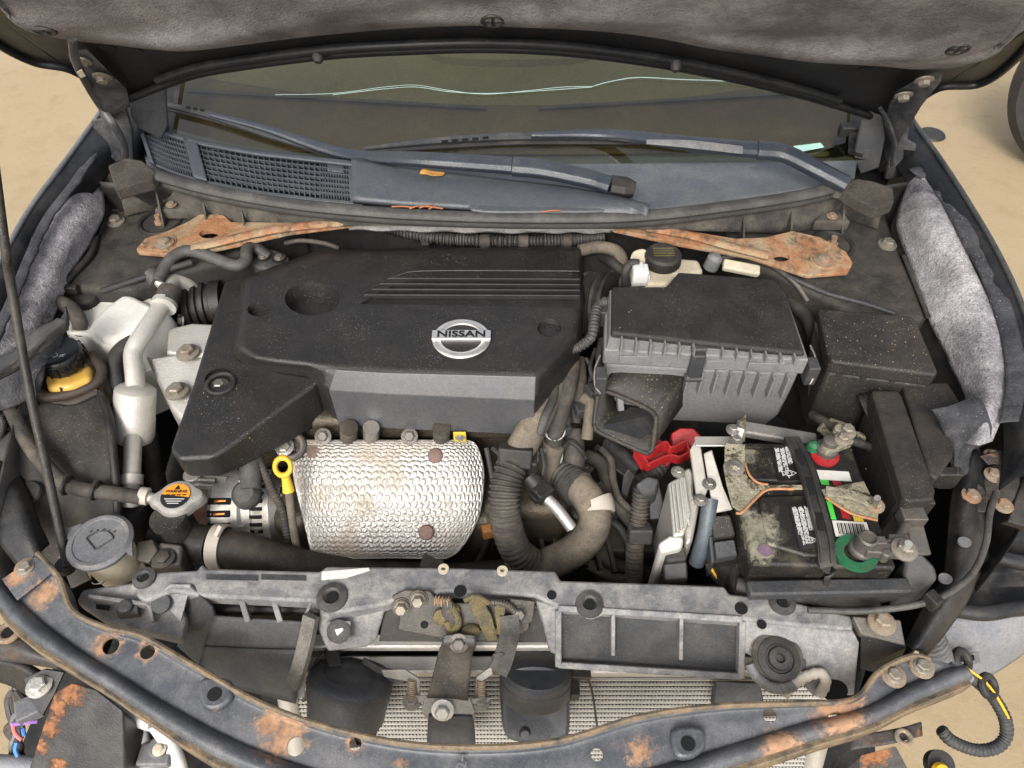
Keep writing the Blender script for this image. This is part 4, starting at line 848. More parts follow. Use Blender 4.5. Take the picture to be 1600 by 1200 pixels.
mt = thing('engine_mount', 'cast aluminium engine mount bracket between the aluminium pipe and the engine cover', 'engine mount')
build('mount_arm', prism([(262, 512, .865), (300, 503, .868), (338, 505, .868), (322, 552, .862), (300, 560, .855), (258, 552, .852)], .06, 1.05), M['alu'], mt, bevel=.006, seg=3)
build('mount_foot', prism([(226, 553, .848), (240, 558, .852), (290, 548, .858), (328, 546, .858), (306, 640, .835), (286, 658, .825), (268, 640, .828), (246, 598, .838)], .05, 1.06), M['alu'], mt, bevel=.007, seg=3)
for x, y, z in ((294, 552, .860), (277, 612, .844)):
    w_ = build('mount_washer', lathe((x, y, z), [(.018, 0), (.017, .003), (.012, .004)], seg=24), M['bolt'], mt)
    build('mount_bolt', hexbolt((x, y, z+.003), .011, .012), M['bolt'], w_)
fl = thing('pipe_flange_block', 'grey pipe flange block with two recessed bolts behind the engine cover', 'flange')
build('flange_body', prism(smoothpoly([(392, 396, .905), (412, 386, .905), (446, 396, .905), (450, 412, .90), (430, 420, .90), (398, 416, .90)], 24), .05), M['greyd'], fl, bevel=.004)
for x, y in ((411, 402), (436, 404)):
    build('flange_washer', ringsh(P(x, y, .903), .012, .009, .003), M['blk'], fl); build('flange_bolt', hexbolt((x, y, .903), .007, .006), M['steel'], fl)
pr = thing('hood_prop_rod', 'thin dark steel prop rod rising from the front panel to the hood edge', 'prop rod')
build('rod', tube([(106, 884, .775), (98, 850, .795), (75, 742, .87), (48, 620, .95), (20, 462, 1.05), (2, 342, 1.14), H(-40, 10, .01)], .0058), mat('prop_rod_paint', (.030, .027, .024), .5, .3, dust=.4, dcol=(.15, .13, .10), up=False), pr)
build('pivot', lathe(P(106, 888, .765), [(.012, 0), (.012, .012)], seg=16), M['blk'], pr)
# hidden-side clutter on the left
build('bracket_clip', joinsh([obox(P(8, 650, .85), (.02, .03, .03)), tube([(-12, 640, .87), (5, 660, .855), (-2, 690, .84)], .006)]), M['blk'], label='small black clip block at the torn end of the grey liner', cat_='clip', bevel=.002)
build('lower_hose', tube([(222, 640, .80), (232, 700, .74), (245, 760, .68)], .016), M['rub'], label='black lower hose dropping between the muffler can and the engine cover', cat_='hose')
build('side_belt', tube([(196, 770, .69), (200, 820, .65), (206, 880, .60)], .026, rib=.006, amp=.12), M['rub'], label='woven black sleeve standing below the aluminium pipe end', cat_='sleeve')
# washer filler
wf = thing('washer_filler', 'grey washer fluid cap with a spray symbol on a cream filler neck', 'washer filler')
wc = P(156, 846, .80)
build('cap_disc', joinsh([lathe(wc, [(.040, -.008), (.0425, -.004), (.0425, 0), (.038, .004), (.034, .0035), (.033, .002), (.0, .002)], seg=44), prism([P(196, 862, .80), P(206, 842, .80), P(207, 868, .80)], .005), obox(P(118, 832, .798), (.018, .018, .006), (0, 0, .4))]), M['cap'], wf)
fan = [wc+Vector((.022*math.sin(t), -.012+.026*math.cos(t), .0030)) for t in (R(-55+110*k/12) for k in range(13))]
ctr = wc+Vector((0, -.014, .003))
build('spray_symbol', joinsh([tube([ctr]+[fan[0]], .0011, seg=5), tube([ctr, fan[-1]], .0011, seg=5), tube(fan, .0011, seg=5)]+[lathe(wc+Vector((.008*(k-2), .014+.0015*(2-abs(k-2)), .002)), [(.0018, 0), (.001, .0012)], seg=8) for k in range(5)]+[torus(wc, .0265, .0008, seg=36, ms=6)]), M['greyd'], wf)
build('filler_neck', lathe(wc-Vector((0, 0, .075)), [(.030, 0), (.032, .02), (.034, .06), (.036, .067)], seg=30), M['cream'], wf)
build('neck_tab', plate([(132, 872, .775), (166, 872, .775), (168, 894, .76), (160, 912, .752), (144, 913, .752), (136, 895, .76)], .004, (0, -.35, .94)), M['cream'], wf, bevel=.001, cut=[lathe(P(152, 897, .757)-Vector((0, 0, .02)), [(.0085, 0), (.0085, .05)], (0, -.2, 1), 18)])
def ribbon(pts, w, h, up=(0, 0, 1), n=40):
    c = spline([W3(p) for p in pts], n); up = Vector(up); rings = []
    for i, p in enumerate(c):
        d = (c[min(i+1, n-1)]-c[max(i-1, 0)]).normalized(); s = d.cross(up)
        s = s.normalized(); u = s.cross(d)
        rings.append([p-s*w/2, p-s*w/2+u*h, p+s*w/2+u*h, p+s*w/2])
    return loft(rings)
# ================================================================== AIR FILTER BOX
ab_ = thing('air_filter_box', 'large black air filter box with a grey ribbed flange beside the engine cover', 'air filter box')
l0 = [P(*q) for q in [(957, 447, .957), (1041, 447, .953), (1060, 424, .953), (1210, 436, .944), (1228, 458, .942), (1257, 551, .936), (1100, 535, .947), (956, 519, .957)]]
ca = sum(l0, Vector())/len(l0)
def sc_(s, z, dy=0): return [Vector((ca.x+(v.x-ca.x)*s, ca.y+(v.y-ca.y)*s+dy, z)) for v in l0]
M['lid'] = mat('air_box_lid_plastic', (.020, .0185, .0175), .55, dust=.3, dcol=(.075, .062, .05), speck=.6, bump=.2, bsc=600)
build('lid', loft([l0, sc_(1.02, .928)]), M['lid'], ab_, bevel=.006, seg=3)
build('lid_skirt', loft([[Vector((a.x, a.y, v.z-.009)) for a, v in zip(sc_(1.022, 0), l0)], sc_(1.035, .926)]), M['boxg'], ab_)
build('lid_flange', loft([sc_(1.06, .927), sc_(1.06, .897)]), M['boxg'], ab_, bevel=.0025)
build('base', loft([sc_(1.03, .897), sc_(1.02, .85), sc_(1.0, .80), sc_(.92, .765)]), M['boxg'], ab_, bevel=.006, seg=3)
fa, fb = l0[7], l0[5]
for i in range(13):
    t = (i+.7)/13.4; q = fa.lerp(fb, t)
    if i != 6: build('lid_rib', obox(Vector((q.x, q.y-.0075, (q.z+.927)/2-.002)), (.0028, .013, max(.012, q.z-.930))), M['boxg'], ab_, bevel=.0006)
    if i > 4: build('base_rib', obox(Vector((q.x*1.0, q.y-.0085, .875)), (.0028, .014, .044)), M['boxg'], ab_, bevel=.0006)
q0 = ca+(fa-ca)*1.065; q1 = ca+(fb-ca)*1.065
for t, w in ((.16, .045), (.56, .03), (.8, .05)):
    q = q0.lerp(q1, t); build('flange_tab', obox(Vector((q.x, q.y-.001, .912)), (w, .004, .014)), M['boxg'], ab_, bevel=.001)
q = q0.lerp(q1, .46)
build('clip', joinsh([obox(Vector((q.x, q.y-.006, .912)), (.020, .010, .044)), obox(Vector((q.x, q.y+.002, .937)), (.022, .012, .008)), obox(Vector((q.x, q.y-.006, .885)), (.026, .012, .008))]), M['greyd'], ab_, bevel=.0025)
for px, py in ((938, 590), (1266, 575)):
    build('wire_clip', tube([P(px, py-35, .92), P(px+(8 if px > 1000 else -8), py-15, .915), P(px+(6 if px > 1000 else -8), py+12, .90), P(px, py+25, .89)], .0014, seg=6), M['steel'], ab_)
    build('clip_block', obox(P(px, py+5, .90), (.016, .024, .035)), M['greyd'], ab_, bevel=.002)
dm = mat('gritty_duct_plastic', (.030, .027, .024), .6, dust=.55, dcol=(.10, .085, .06), speck=1, scol=(.55, .42, .25), sdens=.55, ssc=300)
op = [P(*q) for q in [(934, 618, .868), (940, 613, .870), (955, 614, .870), (1008, 637, .866), (1022, 648, .864), (1025, 658, .86), (1020, 698, .826), (1014, 706, .82), (1004, 706, .82), (940, 677, .828), (930, 668, .832), (929, 655, .838)]]
bk = [P(*q) for q in [(966, 592, .880), (974, 590, .882), (990, 590, .884), (1062, 596, .884), (1074, 600, .882), (1078, 606, .88), (1074, 655, .81), (1066, 662, .80), (1050, 664, .80), (990, 655, .80), (975, 650, .80), (966, 640, .81)]]
bk = [v+Vector((0, .03, 0)) for v in bk]
sn = build('snorkel', loft([op, bk], False, False), dm, ab_, solid=.004, bevel=0)
oc = sum(op, Vector())/len(op)
build('snorkel_mouth', tube(op+[op[0]], .0035), dm, sn)
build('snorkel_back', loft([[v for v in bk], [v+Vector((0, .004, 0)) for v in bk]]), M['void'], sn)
build('snorkel_divider', beam(oc.lerp(op[1], .55)+Vector((.012, .03, 0)), oc.lerp(op[9], .45)+Vector((.012, .03, 0)), .008, .01), M['cap'], sn)
build('snorkel_floor', plate([op[10], op[8], oc.lerp(bk[7], .8), oc.lerp(bk[9], .8)], .003), M['greyd'], sn)
ib = thing('intake_bellows', 'corrugated black air intake bellows between engine cover and air filter box', 'intake hose')
build('bellows', tube([(908, 476, .83), (930, 478, .85), (960, 480, .86)], .052, rib=.012, amp=.16, seg=28), M['rub'], ib)
build('bellows_clamp', ringsh(P(914, 478, .836), .055, .052, .010, (1, .05, .3)), M['steeld'], ib)
build('throttle_elbow', lathe(P(938, 440, .835), [(.045, 0), (.046, .03), (.043, .045), (.036, .05), (.034, .04)], (-.4, -.3, .9), 32), M['blk'], ib)
vt = thing('vent_hose', 'thin corrugated vent hose hooking from the air filter box to the engine cover', 'hose')
build('hose', tube([(962, 474, .93), (945, 472, .935), (934, 480, .93), (929, 500, .925), (924, 526, .915), (908, 540, .905), (893, 546, .90)], .0075, rib=.0055, amp=.18), M['rubl'], vt)
build('hose_tab', obox(P(947, 493, .915), (.02, .02, .03)), M['greyd'], vt, bevel=.002)
# ================================================================== BRAKE RESERVOIR
br = thing('brake_fluid_reservoir', 'cream brake fluid reservoir with a grimy black cap behind the air filter box', 'reservoir')
build('reservoir_body', prism([(1004, 408, .925), (1030, 400, .925), (1092, 405, .925), (1100, 424, .925), (1056, 430, .925), (1044, 444, .925), (1010, 444, .925)], .07), M['cream'], br, bevel=.006, seg=3)
build('reservoir_lug', prism(smoothpoly([(985, 404, .94), (990, 392, .945), (1006, 388, .945), (1014, 398, .94), (1004, 412, .935), (988, 412, .935)], 20), .05), M['cream'], br, bevel=.003)
kc = P(1034, 412, .926)
build('reservoir_cap', joinsh([lathe(kc, [(.026, 0), (.028, .003), (.028, .018), (.025, .022), (0, .0225)], seg=36)]+[beam(kc+Vector((.028*math.cos(t), .028*math.sin(t), .003)), kc+Vector((.028*math.cos(t), .028*math.sin(t), .017)), .002, .002, (math.cos(t), math.sin(t), 0)) for t in (2*math.pi*k/32 for k in range(32))]), M['blkd'], br)
build('cap_print', joinsh([beam(kc+Vector((-.016, .010-.006*k, .0226)), kc+Vector((.016, .010-.006*k, .0226)), .0022, .0006) for k in range(4)]), mat('faded_yellow_print', (.10, .085, .025), .7, dust=.3, speck=.2), br)
cn = thing('sensor_connector', 'white electrical plug with a black wire beside the brake reservoir cap', 'connector')
build('plug', joinsh([obox(P(1000, 428, .935), (.024, .022, .024)), obox(P(1001, 436, .925), (.027, .012, .02)), obox(P(998, 419, .942), (.014, .02, .012))]), mat('white_plug', (.60, .60, .58), .4, dust=.25), cn, bevel=.002)
build('plug_wire', tube([(998, 412, .945), (985, 412, .945), (977, 425, .935), (979, 446, .91)], .007), M['rub'], cn)
build('brake_line_cap', lathe(P(1110, 418, .92), [(.012, 0), (.012, .02), (.006, .026)], (.2, 0, 1), 18), M['cap'], label='small grey fitting cap between the brake reservoir and the cream tag', cat_='cap')
build('cream_tag', obox(P(1158, 419, .93), (.058, .018, .012), (.3, .15, -.12)), M['cream'], label='cream plastic tag lying behind the air filter box lid', cat_='tag', bevel=.003)
# ================================================================== FUSE BOXES
M['fuse'] = mat('fuse_box_plastic', (.023, .0205, .0185), .6, dust=.45, dcol=(.085, .068, .05), speck=.6)
fb_ = thing('fuse_box', 'wide dusty black fuse box between the air filter box and the fender liner', 'fuse box')
ft = [(1278, 481), (1424, 493), (1432, 500), (1466, 580), (1464, 586), (1300, 564), (1294, 552)]
build('fuse_lid', prism([(x, y, .925) for x, y in ft], .025), M['fuse'], fb_, bevel=.004, seg=3)
fw0 = [P(x, y, .925) for x, y in ft]; cf_ = sum(fw0, Vector())/len(fw0)
bs_ = lambda s, z: [Vector((cf_.x+(v.x-cf_.x)*s, cf_.y+(v.y-cf_.y)*s, z)) for v in fw0]
build('fuse_base', loft([bs_(.97, .90), bs_(.93, .78)]), M['blkd'], fb_, bevel=.004)
for x, y in ((1325, 572), (1362, 577), (1408, 583)):
    build('lid_catch', obox(P(x, y+2, .908), (.030, .012, .026)), M['fuse'], fb_, bevel=.002)
for k in range(5): build('connector_pin', obox(P(1340+9*k, 592+1.5*k, .872), (.005, .008, .022)), M['greyd'], fb_, bevel=.0006)
build('cable_sheath', surf([[(1272, 500, .91), (1290, 560, .905)], [(1262, 560, .87), (1296, 610, .86)], [(1262, 640, .80), (1300, 668, .78)]], 12, 20), M['blk'], fb_, solid=.004)
for pts, lab in (([(1362, 609), (1404, 610), (1410, 618), (1462, 765), (1460, 780), (1420, 784), (1412, 778)], 'long narrow dusty black relay box with a stepped end beside the battery'),
                 ([(1410, 597), (1482, 597), (1504, 632), (1488, 716), (1464, 748), (1452, 740)], 'dusty black relay box tucked under the folded fender liner')):
    rb_ = thing('relay_box', lab, 'relay box', 'relay boxes by the battery')
    w0 = [P(x, y, .895) for x, y in pts]; cr = sum(w0, Vector())/len(w0)
    build('relay_lid', prism(w0, .02), M['fuse'], rb_, bevel=.004, seg=3)
    build('relay_base', prism([Vector((cr.x+(v.x-cr.x)*.95, cr.y+(v.y-cr.y)*.95, .875)) for v in w0], .09, .9), M['blkd'], rb_, bevel=.003)
    e = pts[-2]
    build('relay_latch', joinsh([obox(P(e[0]+12, e[1]+6 if e[0] < 1440 else e[1]-2, .87), (.034, .014, .03)), obox(P(e[0]+12, e[1]+16 if e[0] < 1440 else e[1]+8, .855), (.02, .01, .012))]), M['blk'], rb_, bevel=.002)
build('battery_side_sheet', surf([[(1340, 618, .87), (1362, 612, .875)], [(1372, 690, .85), (1392, 690, .855)], [(1398, 770, .82), (1416, 790, .82)], [(1410, 830, .78), (1432, 830, .77)]], 8, 24), mat('shiny_black_sheet', (.012, .012, .014), .25, dust=.35, dcol=(.16, .13, .09), speck=.3, spec=.6), label='shiny black plastic sheet standing between battery and relay boxes', cat_='plastic sheet', solid=.003)
# ================================================================== BATTERY
bt = thing('car_battery', 'dirty black car battery with warning stickers, strap handle and corroded clamp', 'battery')
bz = .86
btop = [P(x, y, bz) for x, y in [(1136, 690), (1330, 695), (1402, 888), (1178, 882)]]
M['bat'] = mat('grimy_battery_plastic', (.017, .0155, .014), .42, dust=.55, dcol=(.13, .11, .07), dth=(.50, .70), dsc=22, speck=1, scol=(.42, .33, .20), sdens=.5, ssc=420, grime=.6, rspots=[((1178, 828, .86), .034), ((1186, 855, .86), .022), ((1160, 800, .86), .016), ((1170, 712, .86), .020)], rcol=((.07, .063, .042), (.30, .28, .20)))
cbt = sum(btop, Vector())/4
bi = lambda s, z: [Vector((cbt.x+(v.x-cbt.x)*s, cbt.y+(v.y-cbt.y)*s, z)) for v in btop]
build('battery_lid', loft([bi(1, bz), bi(1.0, bz-.03)]), M['bat'], bt, bevel=.005, seg=3)
build('battery_case', loft([bi(.975, bz-.03), bi(.96, bz-.17)]), M['bat'], bt, bevel=.004)
build('front_ledge', joinsh([obox((btop[2]+btop[3])/2+Vector((.01, -.012, -.034)), (.20, .02, .016), (0, 0, .02))]), M['greyd'], bt, bevel=.003)
def onb(px, py, dz=0): return P(px, py, bz+.0005+dz)
build('cell_cover', prism([onb(1160, 700, .004), onb(1250, 702, .004), onb(1262, 752, .004), onb(1172, 750, .004)], .006), M['bat'], bt, bevel=.003)
build('cell_cover', prism([onb(1185, 775, .004), onb(1262, 772, .004), onb(1283, 868, .004), onb(1258, 868, .004), onb(1200, 850, .004)], .006), M['bat'], bt, bevel=.003)
st_ = mat('sticker_print', (.5, .5, .48), .6, dust=.35, dcol=(.05, .045, .04), speck=0, bump=0)
random.seed(3)
for q, ncol, nl in (([(1206, 696), (1236, 694), (1250, 750), (1216, 751)], 3, 5), ([(1232, 788), (1268, 786), (1282, 858), (1250, 858)], 3, 6)):
    s0 = build('warning_sticker', prism([onb(x, y, .0055) for x, y in q], .001), M['label_k'], bt)
    sh = []
    for c in range(ncol):
        for l in range(nl):
            u = .12+.8*(c+(l+.3)/nl*.8)/ncol
            v0 = .06+random.random()*.06; v1 = .55+random.random()*.38 if c < 2 or len(q) == 0 else .5+random.random()*.1
            while v0 < v1:
                ve = min(v1, v0+.05+random.random()*.14)
                f = lambda u_, v_: Vector(q[0]).lerp(Vector(q[1]), u_).lerp(Vector(q[3]).lerp(Vector(q[2]), u_), v_)
                a, c_ = f(u, v0), f(u, ve); sh.append(beam(onb(a.x, a.y, .0063), onb(c_.x, c_.y, .0063), .0011, .0004)); v0 = ve+.02+random.random()*.02
    build('sticker_text', joinsh(sh), st_, s0, smooth=0)
    for j in range(3):
        f2 = f(.35+.2*j, .80); c0 = onb(f2.x, f2.y, .0063)
        build('sticker_symbol', ringsh(c0, .0052, .0038, .0005, seg=(3, 6, 3)[j]), st_, s0)
build('carry_strap', joinsh([ribbon([onb(1236, 686, .003), onb(1256, 728, .012), onb(1274, 790, .013), onb(1288, 845, .008), onb(1291, 880, .004), P(1291, 889, .852), P(1291, 905, .832)], .021, .005)]+[ribbon([onb(1236+dx, 688, .008), onb(1256+dx, 728, .017), onb(1274+dx, 790, .018), onb(1288+dx, 845, .013), onb(1291+dx, 880, .009)], .003, .003) for dx in (-8, 8)]), M['rub'], bt, bevel=.0006)
for px, py, q in ((1250, 716, 12), (1265, 760, 14), (1280, 815, 14)): build('strap_recess', ribbon([onb(px-2, py-q, .0185), onb(px, py, .0190), onb(px+3, py+q, .0180)], .009, .0006, n=6), M['void'], bt)
M['clampm'] = mat('corroded_clamp', (.26, .24, .17), .75, .2, dust=.6, dcol=(.12, .095, .06), speck=.6, scol=(.05, .04, .03), rust=.42, bump=.6, bsc=200, grime=.8, rcol=((.16, .07, .03), (.50, .25, .10)))
hc = build('hold_down_clamp', joinsh([plate([onb(1130, 724, .016), onb(1160, 722, .016), onb(1170, 748, .016), onb(1196, 757, .014), onb(1256, 757, .014), onb(1258, 764, .013), onb(1200, 764, .013), onb(1182, 780, .012), onb(1158, 800, .010), onb(1144, 790, .010), onb(1134, 750, .014)], .003, (0, 0, 1)),
    plate([onb(1284, 764, .015), onb(1350, 751, .02), onb(1360, 772, .018), onb(1374, 788, .014), onb(1372, 812, .012), onb(1330, 800, .013), onb(1290, 776, .014)], .003, (0, 0, 1))]), M['clampm'], bt, bevel=.001)
build('clamp_ridge', ribbon([onb(1290, 768, .02), onb(1330, 775, .023), onb(1368, 790, .018)], .012, .004), M['clampm'], hc)
M['rimr'] = mat('orange_rust_rim', (.42, .20, .085), .9, dust=.3, speck=.2, var=.5, vsc=90, bump=.5)
build('clamp_rust_rim', joinsh([tube([onb(1164, 724, .017), onb(1171, 742, .017), onb(1184, 754, .016), onb(1200, 757, .015)], .0015), tube([onb(1240, 764, .0135), onb(1200, 765, .0135), onb(1180, 780, .013), onb(1160, 800, .011), onb(1150, 802, .0105)], .0018), tube([onb(1290, 777, .015), onb(1330, 802, .0135), onb(1371, 813, .0125)], .0018)]), M['rimr'], hc)
build('clamp_upright', joinsh([beam(P(1148, 694, .885), P(1148, 730, .872), .026, .003), tube([(1148, 732, .875), (1148, 732, .90)], .004)]), M['clampm'], hc)
build('clamp_nut', hexbolt((1148, 732, .878), .008, .009), M['steel'], hc); 
build('clamp_nut', hexbolt((1366, 790, .876), .008, .009), M['boltr'], hc)
build('clamp_stud', tube([(1366, 790, .88), (1371, 778, .905)], .004), M['steel'], hc)
tp_ = build('terminal_ring', joinsh([lathe(onb(1288, 712, 0), [(.019, 0), (.019, .003), (.012, .005)], seg=32)]), M['red'], bt, label='red ring round the positive battery terminal')
build('terminal_post', joinsh([lathe(onb(1290, 706, .003), [(.015, 0), (.015, .010), (.011, .012), (.010, .026), (.007, .028)], seg=20)]), M['steeld'], tp_)
build('terminal_clamp', joinsh([beam(onb(1286, 704, .016), onb(1325, 690, .018), .014, .012), cyl(onb(1306, 682, .015), .007, .02), cyl(onb(1320, 694, .015), .008, .012)]), M['clampm'], tp_, bevel=.002)
build('corrosion', joinsh([lathe(onb(1270, 700, .004), [(.010, 0), (.008, .008), (.003, .012)], seg=10)]), M['green'], tp_)
build('terminal_nut', hexbolt(onb(1322, 676, .03), .008, .012), M['bolt'], tp_); build('terminal_nut', hexbolt(onb(1316, 688, .03), .007, .010), M['bolt'], tp_)
tn = build('terminal_ring', ringsh(onb(1336, 866, 0), .025, .014, .005, sx=1.05), M['green'], bt, label='green ring round the negative battery terminal')
build('terminal_post', lathe(onb(1346, 858, .003), [(.016, 0), (.015, .004), (.012, .006), (.0115, .026), (.009, .028), (.008, .024)], seg=22), M['steeld'], tn)
build('terminal_clamp', joinsh([beam(onb(1350, 858, .014), onb(1412, 862, .014), .016, .014), beam(onb(1352, 846, .018), onb(1384, 846, .018), .012, .008), cyl(onb(1378, 874, .004), .006, .018)]), M['steeld'], tn, bevel=.002)
build('terminal_nut', hexbolt(onb(1412, 860, .02), .010, .012), M['bolt'], tn); build('terminal_stud', cyl(onb(1414, 857, .03), .0045, .012), M['alu'], tn)
build('battery_label', prism([onb(x, y, .0007) for x, y in [(1276, 734), (1326, 737), (1331, 752), (1281, 749)]], .0006), M['label_w'], bt)
lbq = build('battery_label', joinsh([prism([onb(x, y, .0007) for x, y in [(1300, 813), (1354, 816), (1362, 841), (1306, 838)]], .0006)]), M['label_w'], bt)
for q in ([(1281, 749), (1294, 750), (1296, 758), (1284, 757)], [(1291, 782), (1299, 783), (1307, 812), (1299, 811)]): build('label_green', prism([onb(x, y, .0009) for x, y in q], .0006), M['lime'], lbq)
for q in ([(1300, 751), (1313, 752), (1315, 760), (1303, 759)], [(1312, 794), (1324, 796), (1329, 811), (1317, 809)]): build('label_red', prism([onb(x, y, .0009) for x, y in q], .0006), M['red'], lbq)
build('label_yellow', prism([onb(x, y, .0009) for x, y in [(1332, 804), (1346, 806), (1350, 815), (1335, 814)]], .0006), M['ink_y'], lbq)
build('barcode', joinsh([beam(onb(1308+2.0*k+.5*(k % 3), 817+.10*k, .0013), onb(1312+2.0*k+.5*(k % 3), 834+.10*k, .0013), .0007 if k % 3 else .0012, .0004) for k in range(21)]), M['ink_k'], lbq)
build('purple_stamp', lathe(onb(1195, 860, .0008), [(.0085, 0), (.0085, .0006)], seg=20), mat('purple_ink', (.16, .10, .14), .7, dust=.8, dcol=(.10, .09, .06), speck=.8), bt)
bx_ = thing('battery_tray', 'black woven sleeve tray wrapped round the foot of the battery', 'battery tray')
bfl = lambda s, z: [Vector((cbt.x+(v.x-cbt.x)*s, cbt.y+(v.y-cbt.y)*s-.006, z)) for v in btop]
build('tray', loft([bfl(1.06, .790), bfl(1.10, .775), bfl(1.08, .66)]), M['rub'], bx_, bevel=.01, seg=3)
build('tray_rim', tube([P(1150, 912, .795), P(1230, 930, .795), P(1330, 935, .795), P(1398, 925, .795)], .010), M['rub'], bx_)
build('torn_flap', surf([[(1178, 896, .81), (1215, 898, .81)], [(1172, 912, .79), (1215, 912, .79)]], 10, 6, wav(.004, 9, 5)), M['blk'], bx_, solid=.002)
fc_ = thing('fusible_link', 'grey fusible link holder with a tan strap beside the negative terminal', 'fuse holder')
build('holder_body', prism([(1415, 868, .845), (1440, 862, .85), (1462, 885, .845), (1466, 905, .84), (1432, 928, .82), (1410, 920, .82)], .05), M['greyd'], fc_, bevel=.004)
build('holder_strap', beam(P(1428, 822, .86), P(1440, 868, .85), .022, .008), M['steeld'], fc_, bevel=.002)
build('holder_lug', joinsh([obox(P(1404, 850, .87), (.024, .02, .016)), obox(P(1424, 808, .868), (.03, .02, .02)), tube([(1378, 852, .875), (1402, 842, .872), (1416, 820, .87)], .006)]), M['steeld'], fc_, bevel=.002)
# ================================================================== RED COVER, CONTROL MODULE, CONNECTORS
rc = thing('red_terminal_cover', 'open red plastic terminal cover under the air box snorkel', 'terminal cover')
build('cover_lid', prism([(1048, 676, .805), (1062, 668, .812), (1084, 668, .812), (1100, 684, .80), (1084, 697, .795), (1050, 698, .795)], .035), M['red'], rc, bevel=.003)
build('cover_tray', joinsh([prism([(990, 706, .79), (1030, 686, .795), (1052, 700, .792), (1046, 726, .78), (1012, 736, .775), (1002, 726, .78)], .012),
    ribbon([(990, 704, .80), (1012, 716, .80), (1036, 704, .80), (1046, 712, .80), (1068, 702, .80)], .003, .022), ribbon([(1010, 736, .785), (1042, 722, .79), (1060, 724, .79), (1074, 716, .79)], .003, .018), ribbon([(990, 704, .79), (1010, 736, .78)], .003, .02, n=8), ribbon([(1068, 700, .79), (1075, 720, .785)], .003, .02, n=8)]), M['red'], rc, bevel=.0008)
build('cover_cable', tube([(1040, 712, .77), (1025, 735, .77), (1000, 755, .76)], .013, rib=.006, amp=.15), M['rub'], rc)
cm = thing('control_module', 'ribbed cast aluminium engine control module standing beside the battery', 'control module')
build('module_body', prism([(1044, 754, .84), (1066, 742, .845), (1072, 745, .845), (1080, 804, .835), (1068, 836, .825), (1052, 838, .822)], .15), M['alu'], cm, bevel=.005, seg=3)
build('module_flange', prism([(1064, 736, .835), (1078, 728, .838), (1084, 740, .836), (1084, 772, .83), (1094, 784, .828), (1082, 846, .81), (1072, 850, .81)], .14), M['alu'], cm, bevel=.004)
build('module_foot', prism([(1028, 848, .81), (1046, 836, .82), (1070, 838, .82), (1066, 856, .812), (1032, 864, .805)], .13), M['alupipe'], cm, bevel=.004)
build('module_plate', joinsh([plate([(1078, 702, .855), (1086, 688, .86), (1094, 690, .86), (1106, 764, .845), (1098, 784, .838), (1088, 772, .842)], .012), plate([(1100, 708, .858), (1113, 702, .86), (1130, 760, .845), (1146, 796, .83), (1114, 802, .83), (1110, 770, .842)], .004)]), M['alupipe'], cm, bevel=.002)
build('module_bracket', joinsh([beam(P(1086, 690, .868), P(1148, 690, .872), .016, .003), beam(P(1148, 690, .872), P(1156, 668, .89), .014, .003)]), M['alu'], cm, bevel=.0008)
for x, y, z in ((1059, 738, .846), (1108, 757, .848), (1094, 782, .842), (1150, 688, .876), (1145, 672, .885)): build('module_screw', hexbolt((x, y, z), .006, .007), M['steel'], cm)
for k in range(4): build('module_fin', beam(P(1050+6*k, 757-3*k, .8435), P(1058+6*k, 832-3*k, .828), .0022, .006), M['alu'], cm)
c1 = thing('module_connector', 'dusty black wiring plug at the foot of the aluminium control module', 'connector')
build('plug_shell', prism([(1038, 856, .80), (1070, 852, .805), (1074, 874, .80), (1042, 878, .795)], .05), M['blkd'], c1, bevel=.003)
build('plug_lever', prism([(1036, 880, .79), (1074, 876, .795), (1076, 905, .78), (1038, 910, .775)], .06), M['blk'], c1, bevel=.003)
c2 = thing('module_connector', 'grey faced lever plug with yellow striped wires beside the battery', 'connector')
build('plug_shell', prism([(1110, 806, .825), (1142, 803, .828), (1150, 836, .815), (1116, 840, .812)], .08), M['blkd'], c2, bevel=.003)
build('plug_lever', joinsh([prism([(1116, 846, .81), (1148, 842, .812), (1153, 868, .80), (1120, 872, .798)], .03), prism([(1108, 838, .81), (1114, 836, .81), (1118, 878, .79), (1112, 880, .79)], .04), prism([(1150, 834, .81), (1155, 834, .81), (1158, 874, .79), (1152, 876, .79)], .04)]), M['greyd'], c2, bevel=.002)
build('plug_tail', tube([(1132, 868, .785), (1136, 890, .76), (1130, 905, .745)], .020), M['blk'], c2)
for k, mm in enumerate(('rub', 'yellow', 'rubd', 'rub')): build('wire', tube([(1104+3*k, 880, .775), (1110+4*k, 893, .765), (1118+4*k, 906, .755)], .003, seg=8), M[mm], c2)
build('blue_grey_pipe', tube([(1110, 780, .835), (1107, 800, .825), (1101, 835, .80), (1088, 880, .755)], .0108), mat('blue_grey_paint', (.075, .095, .11), .4, .2, dust=.3), label='blue grey painted pipe behind the control module', cat_='pipe')
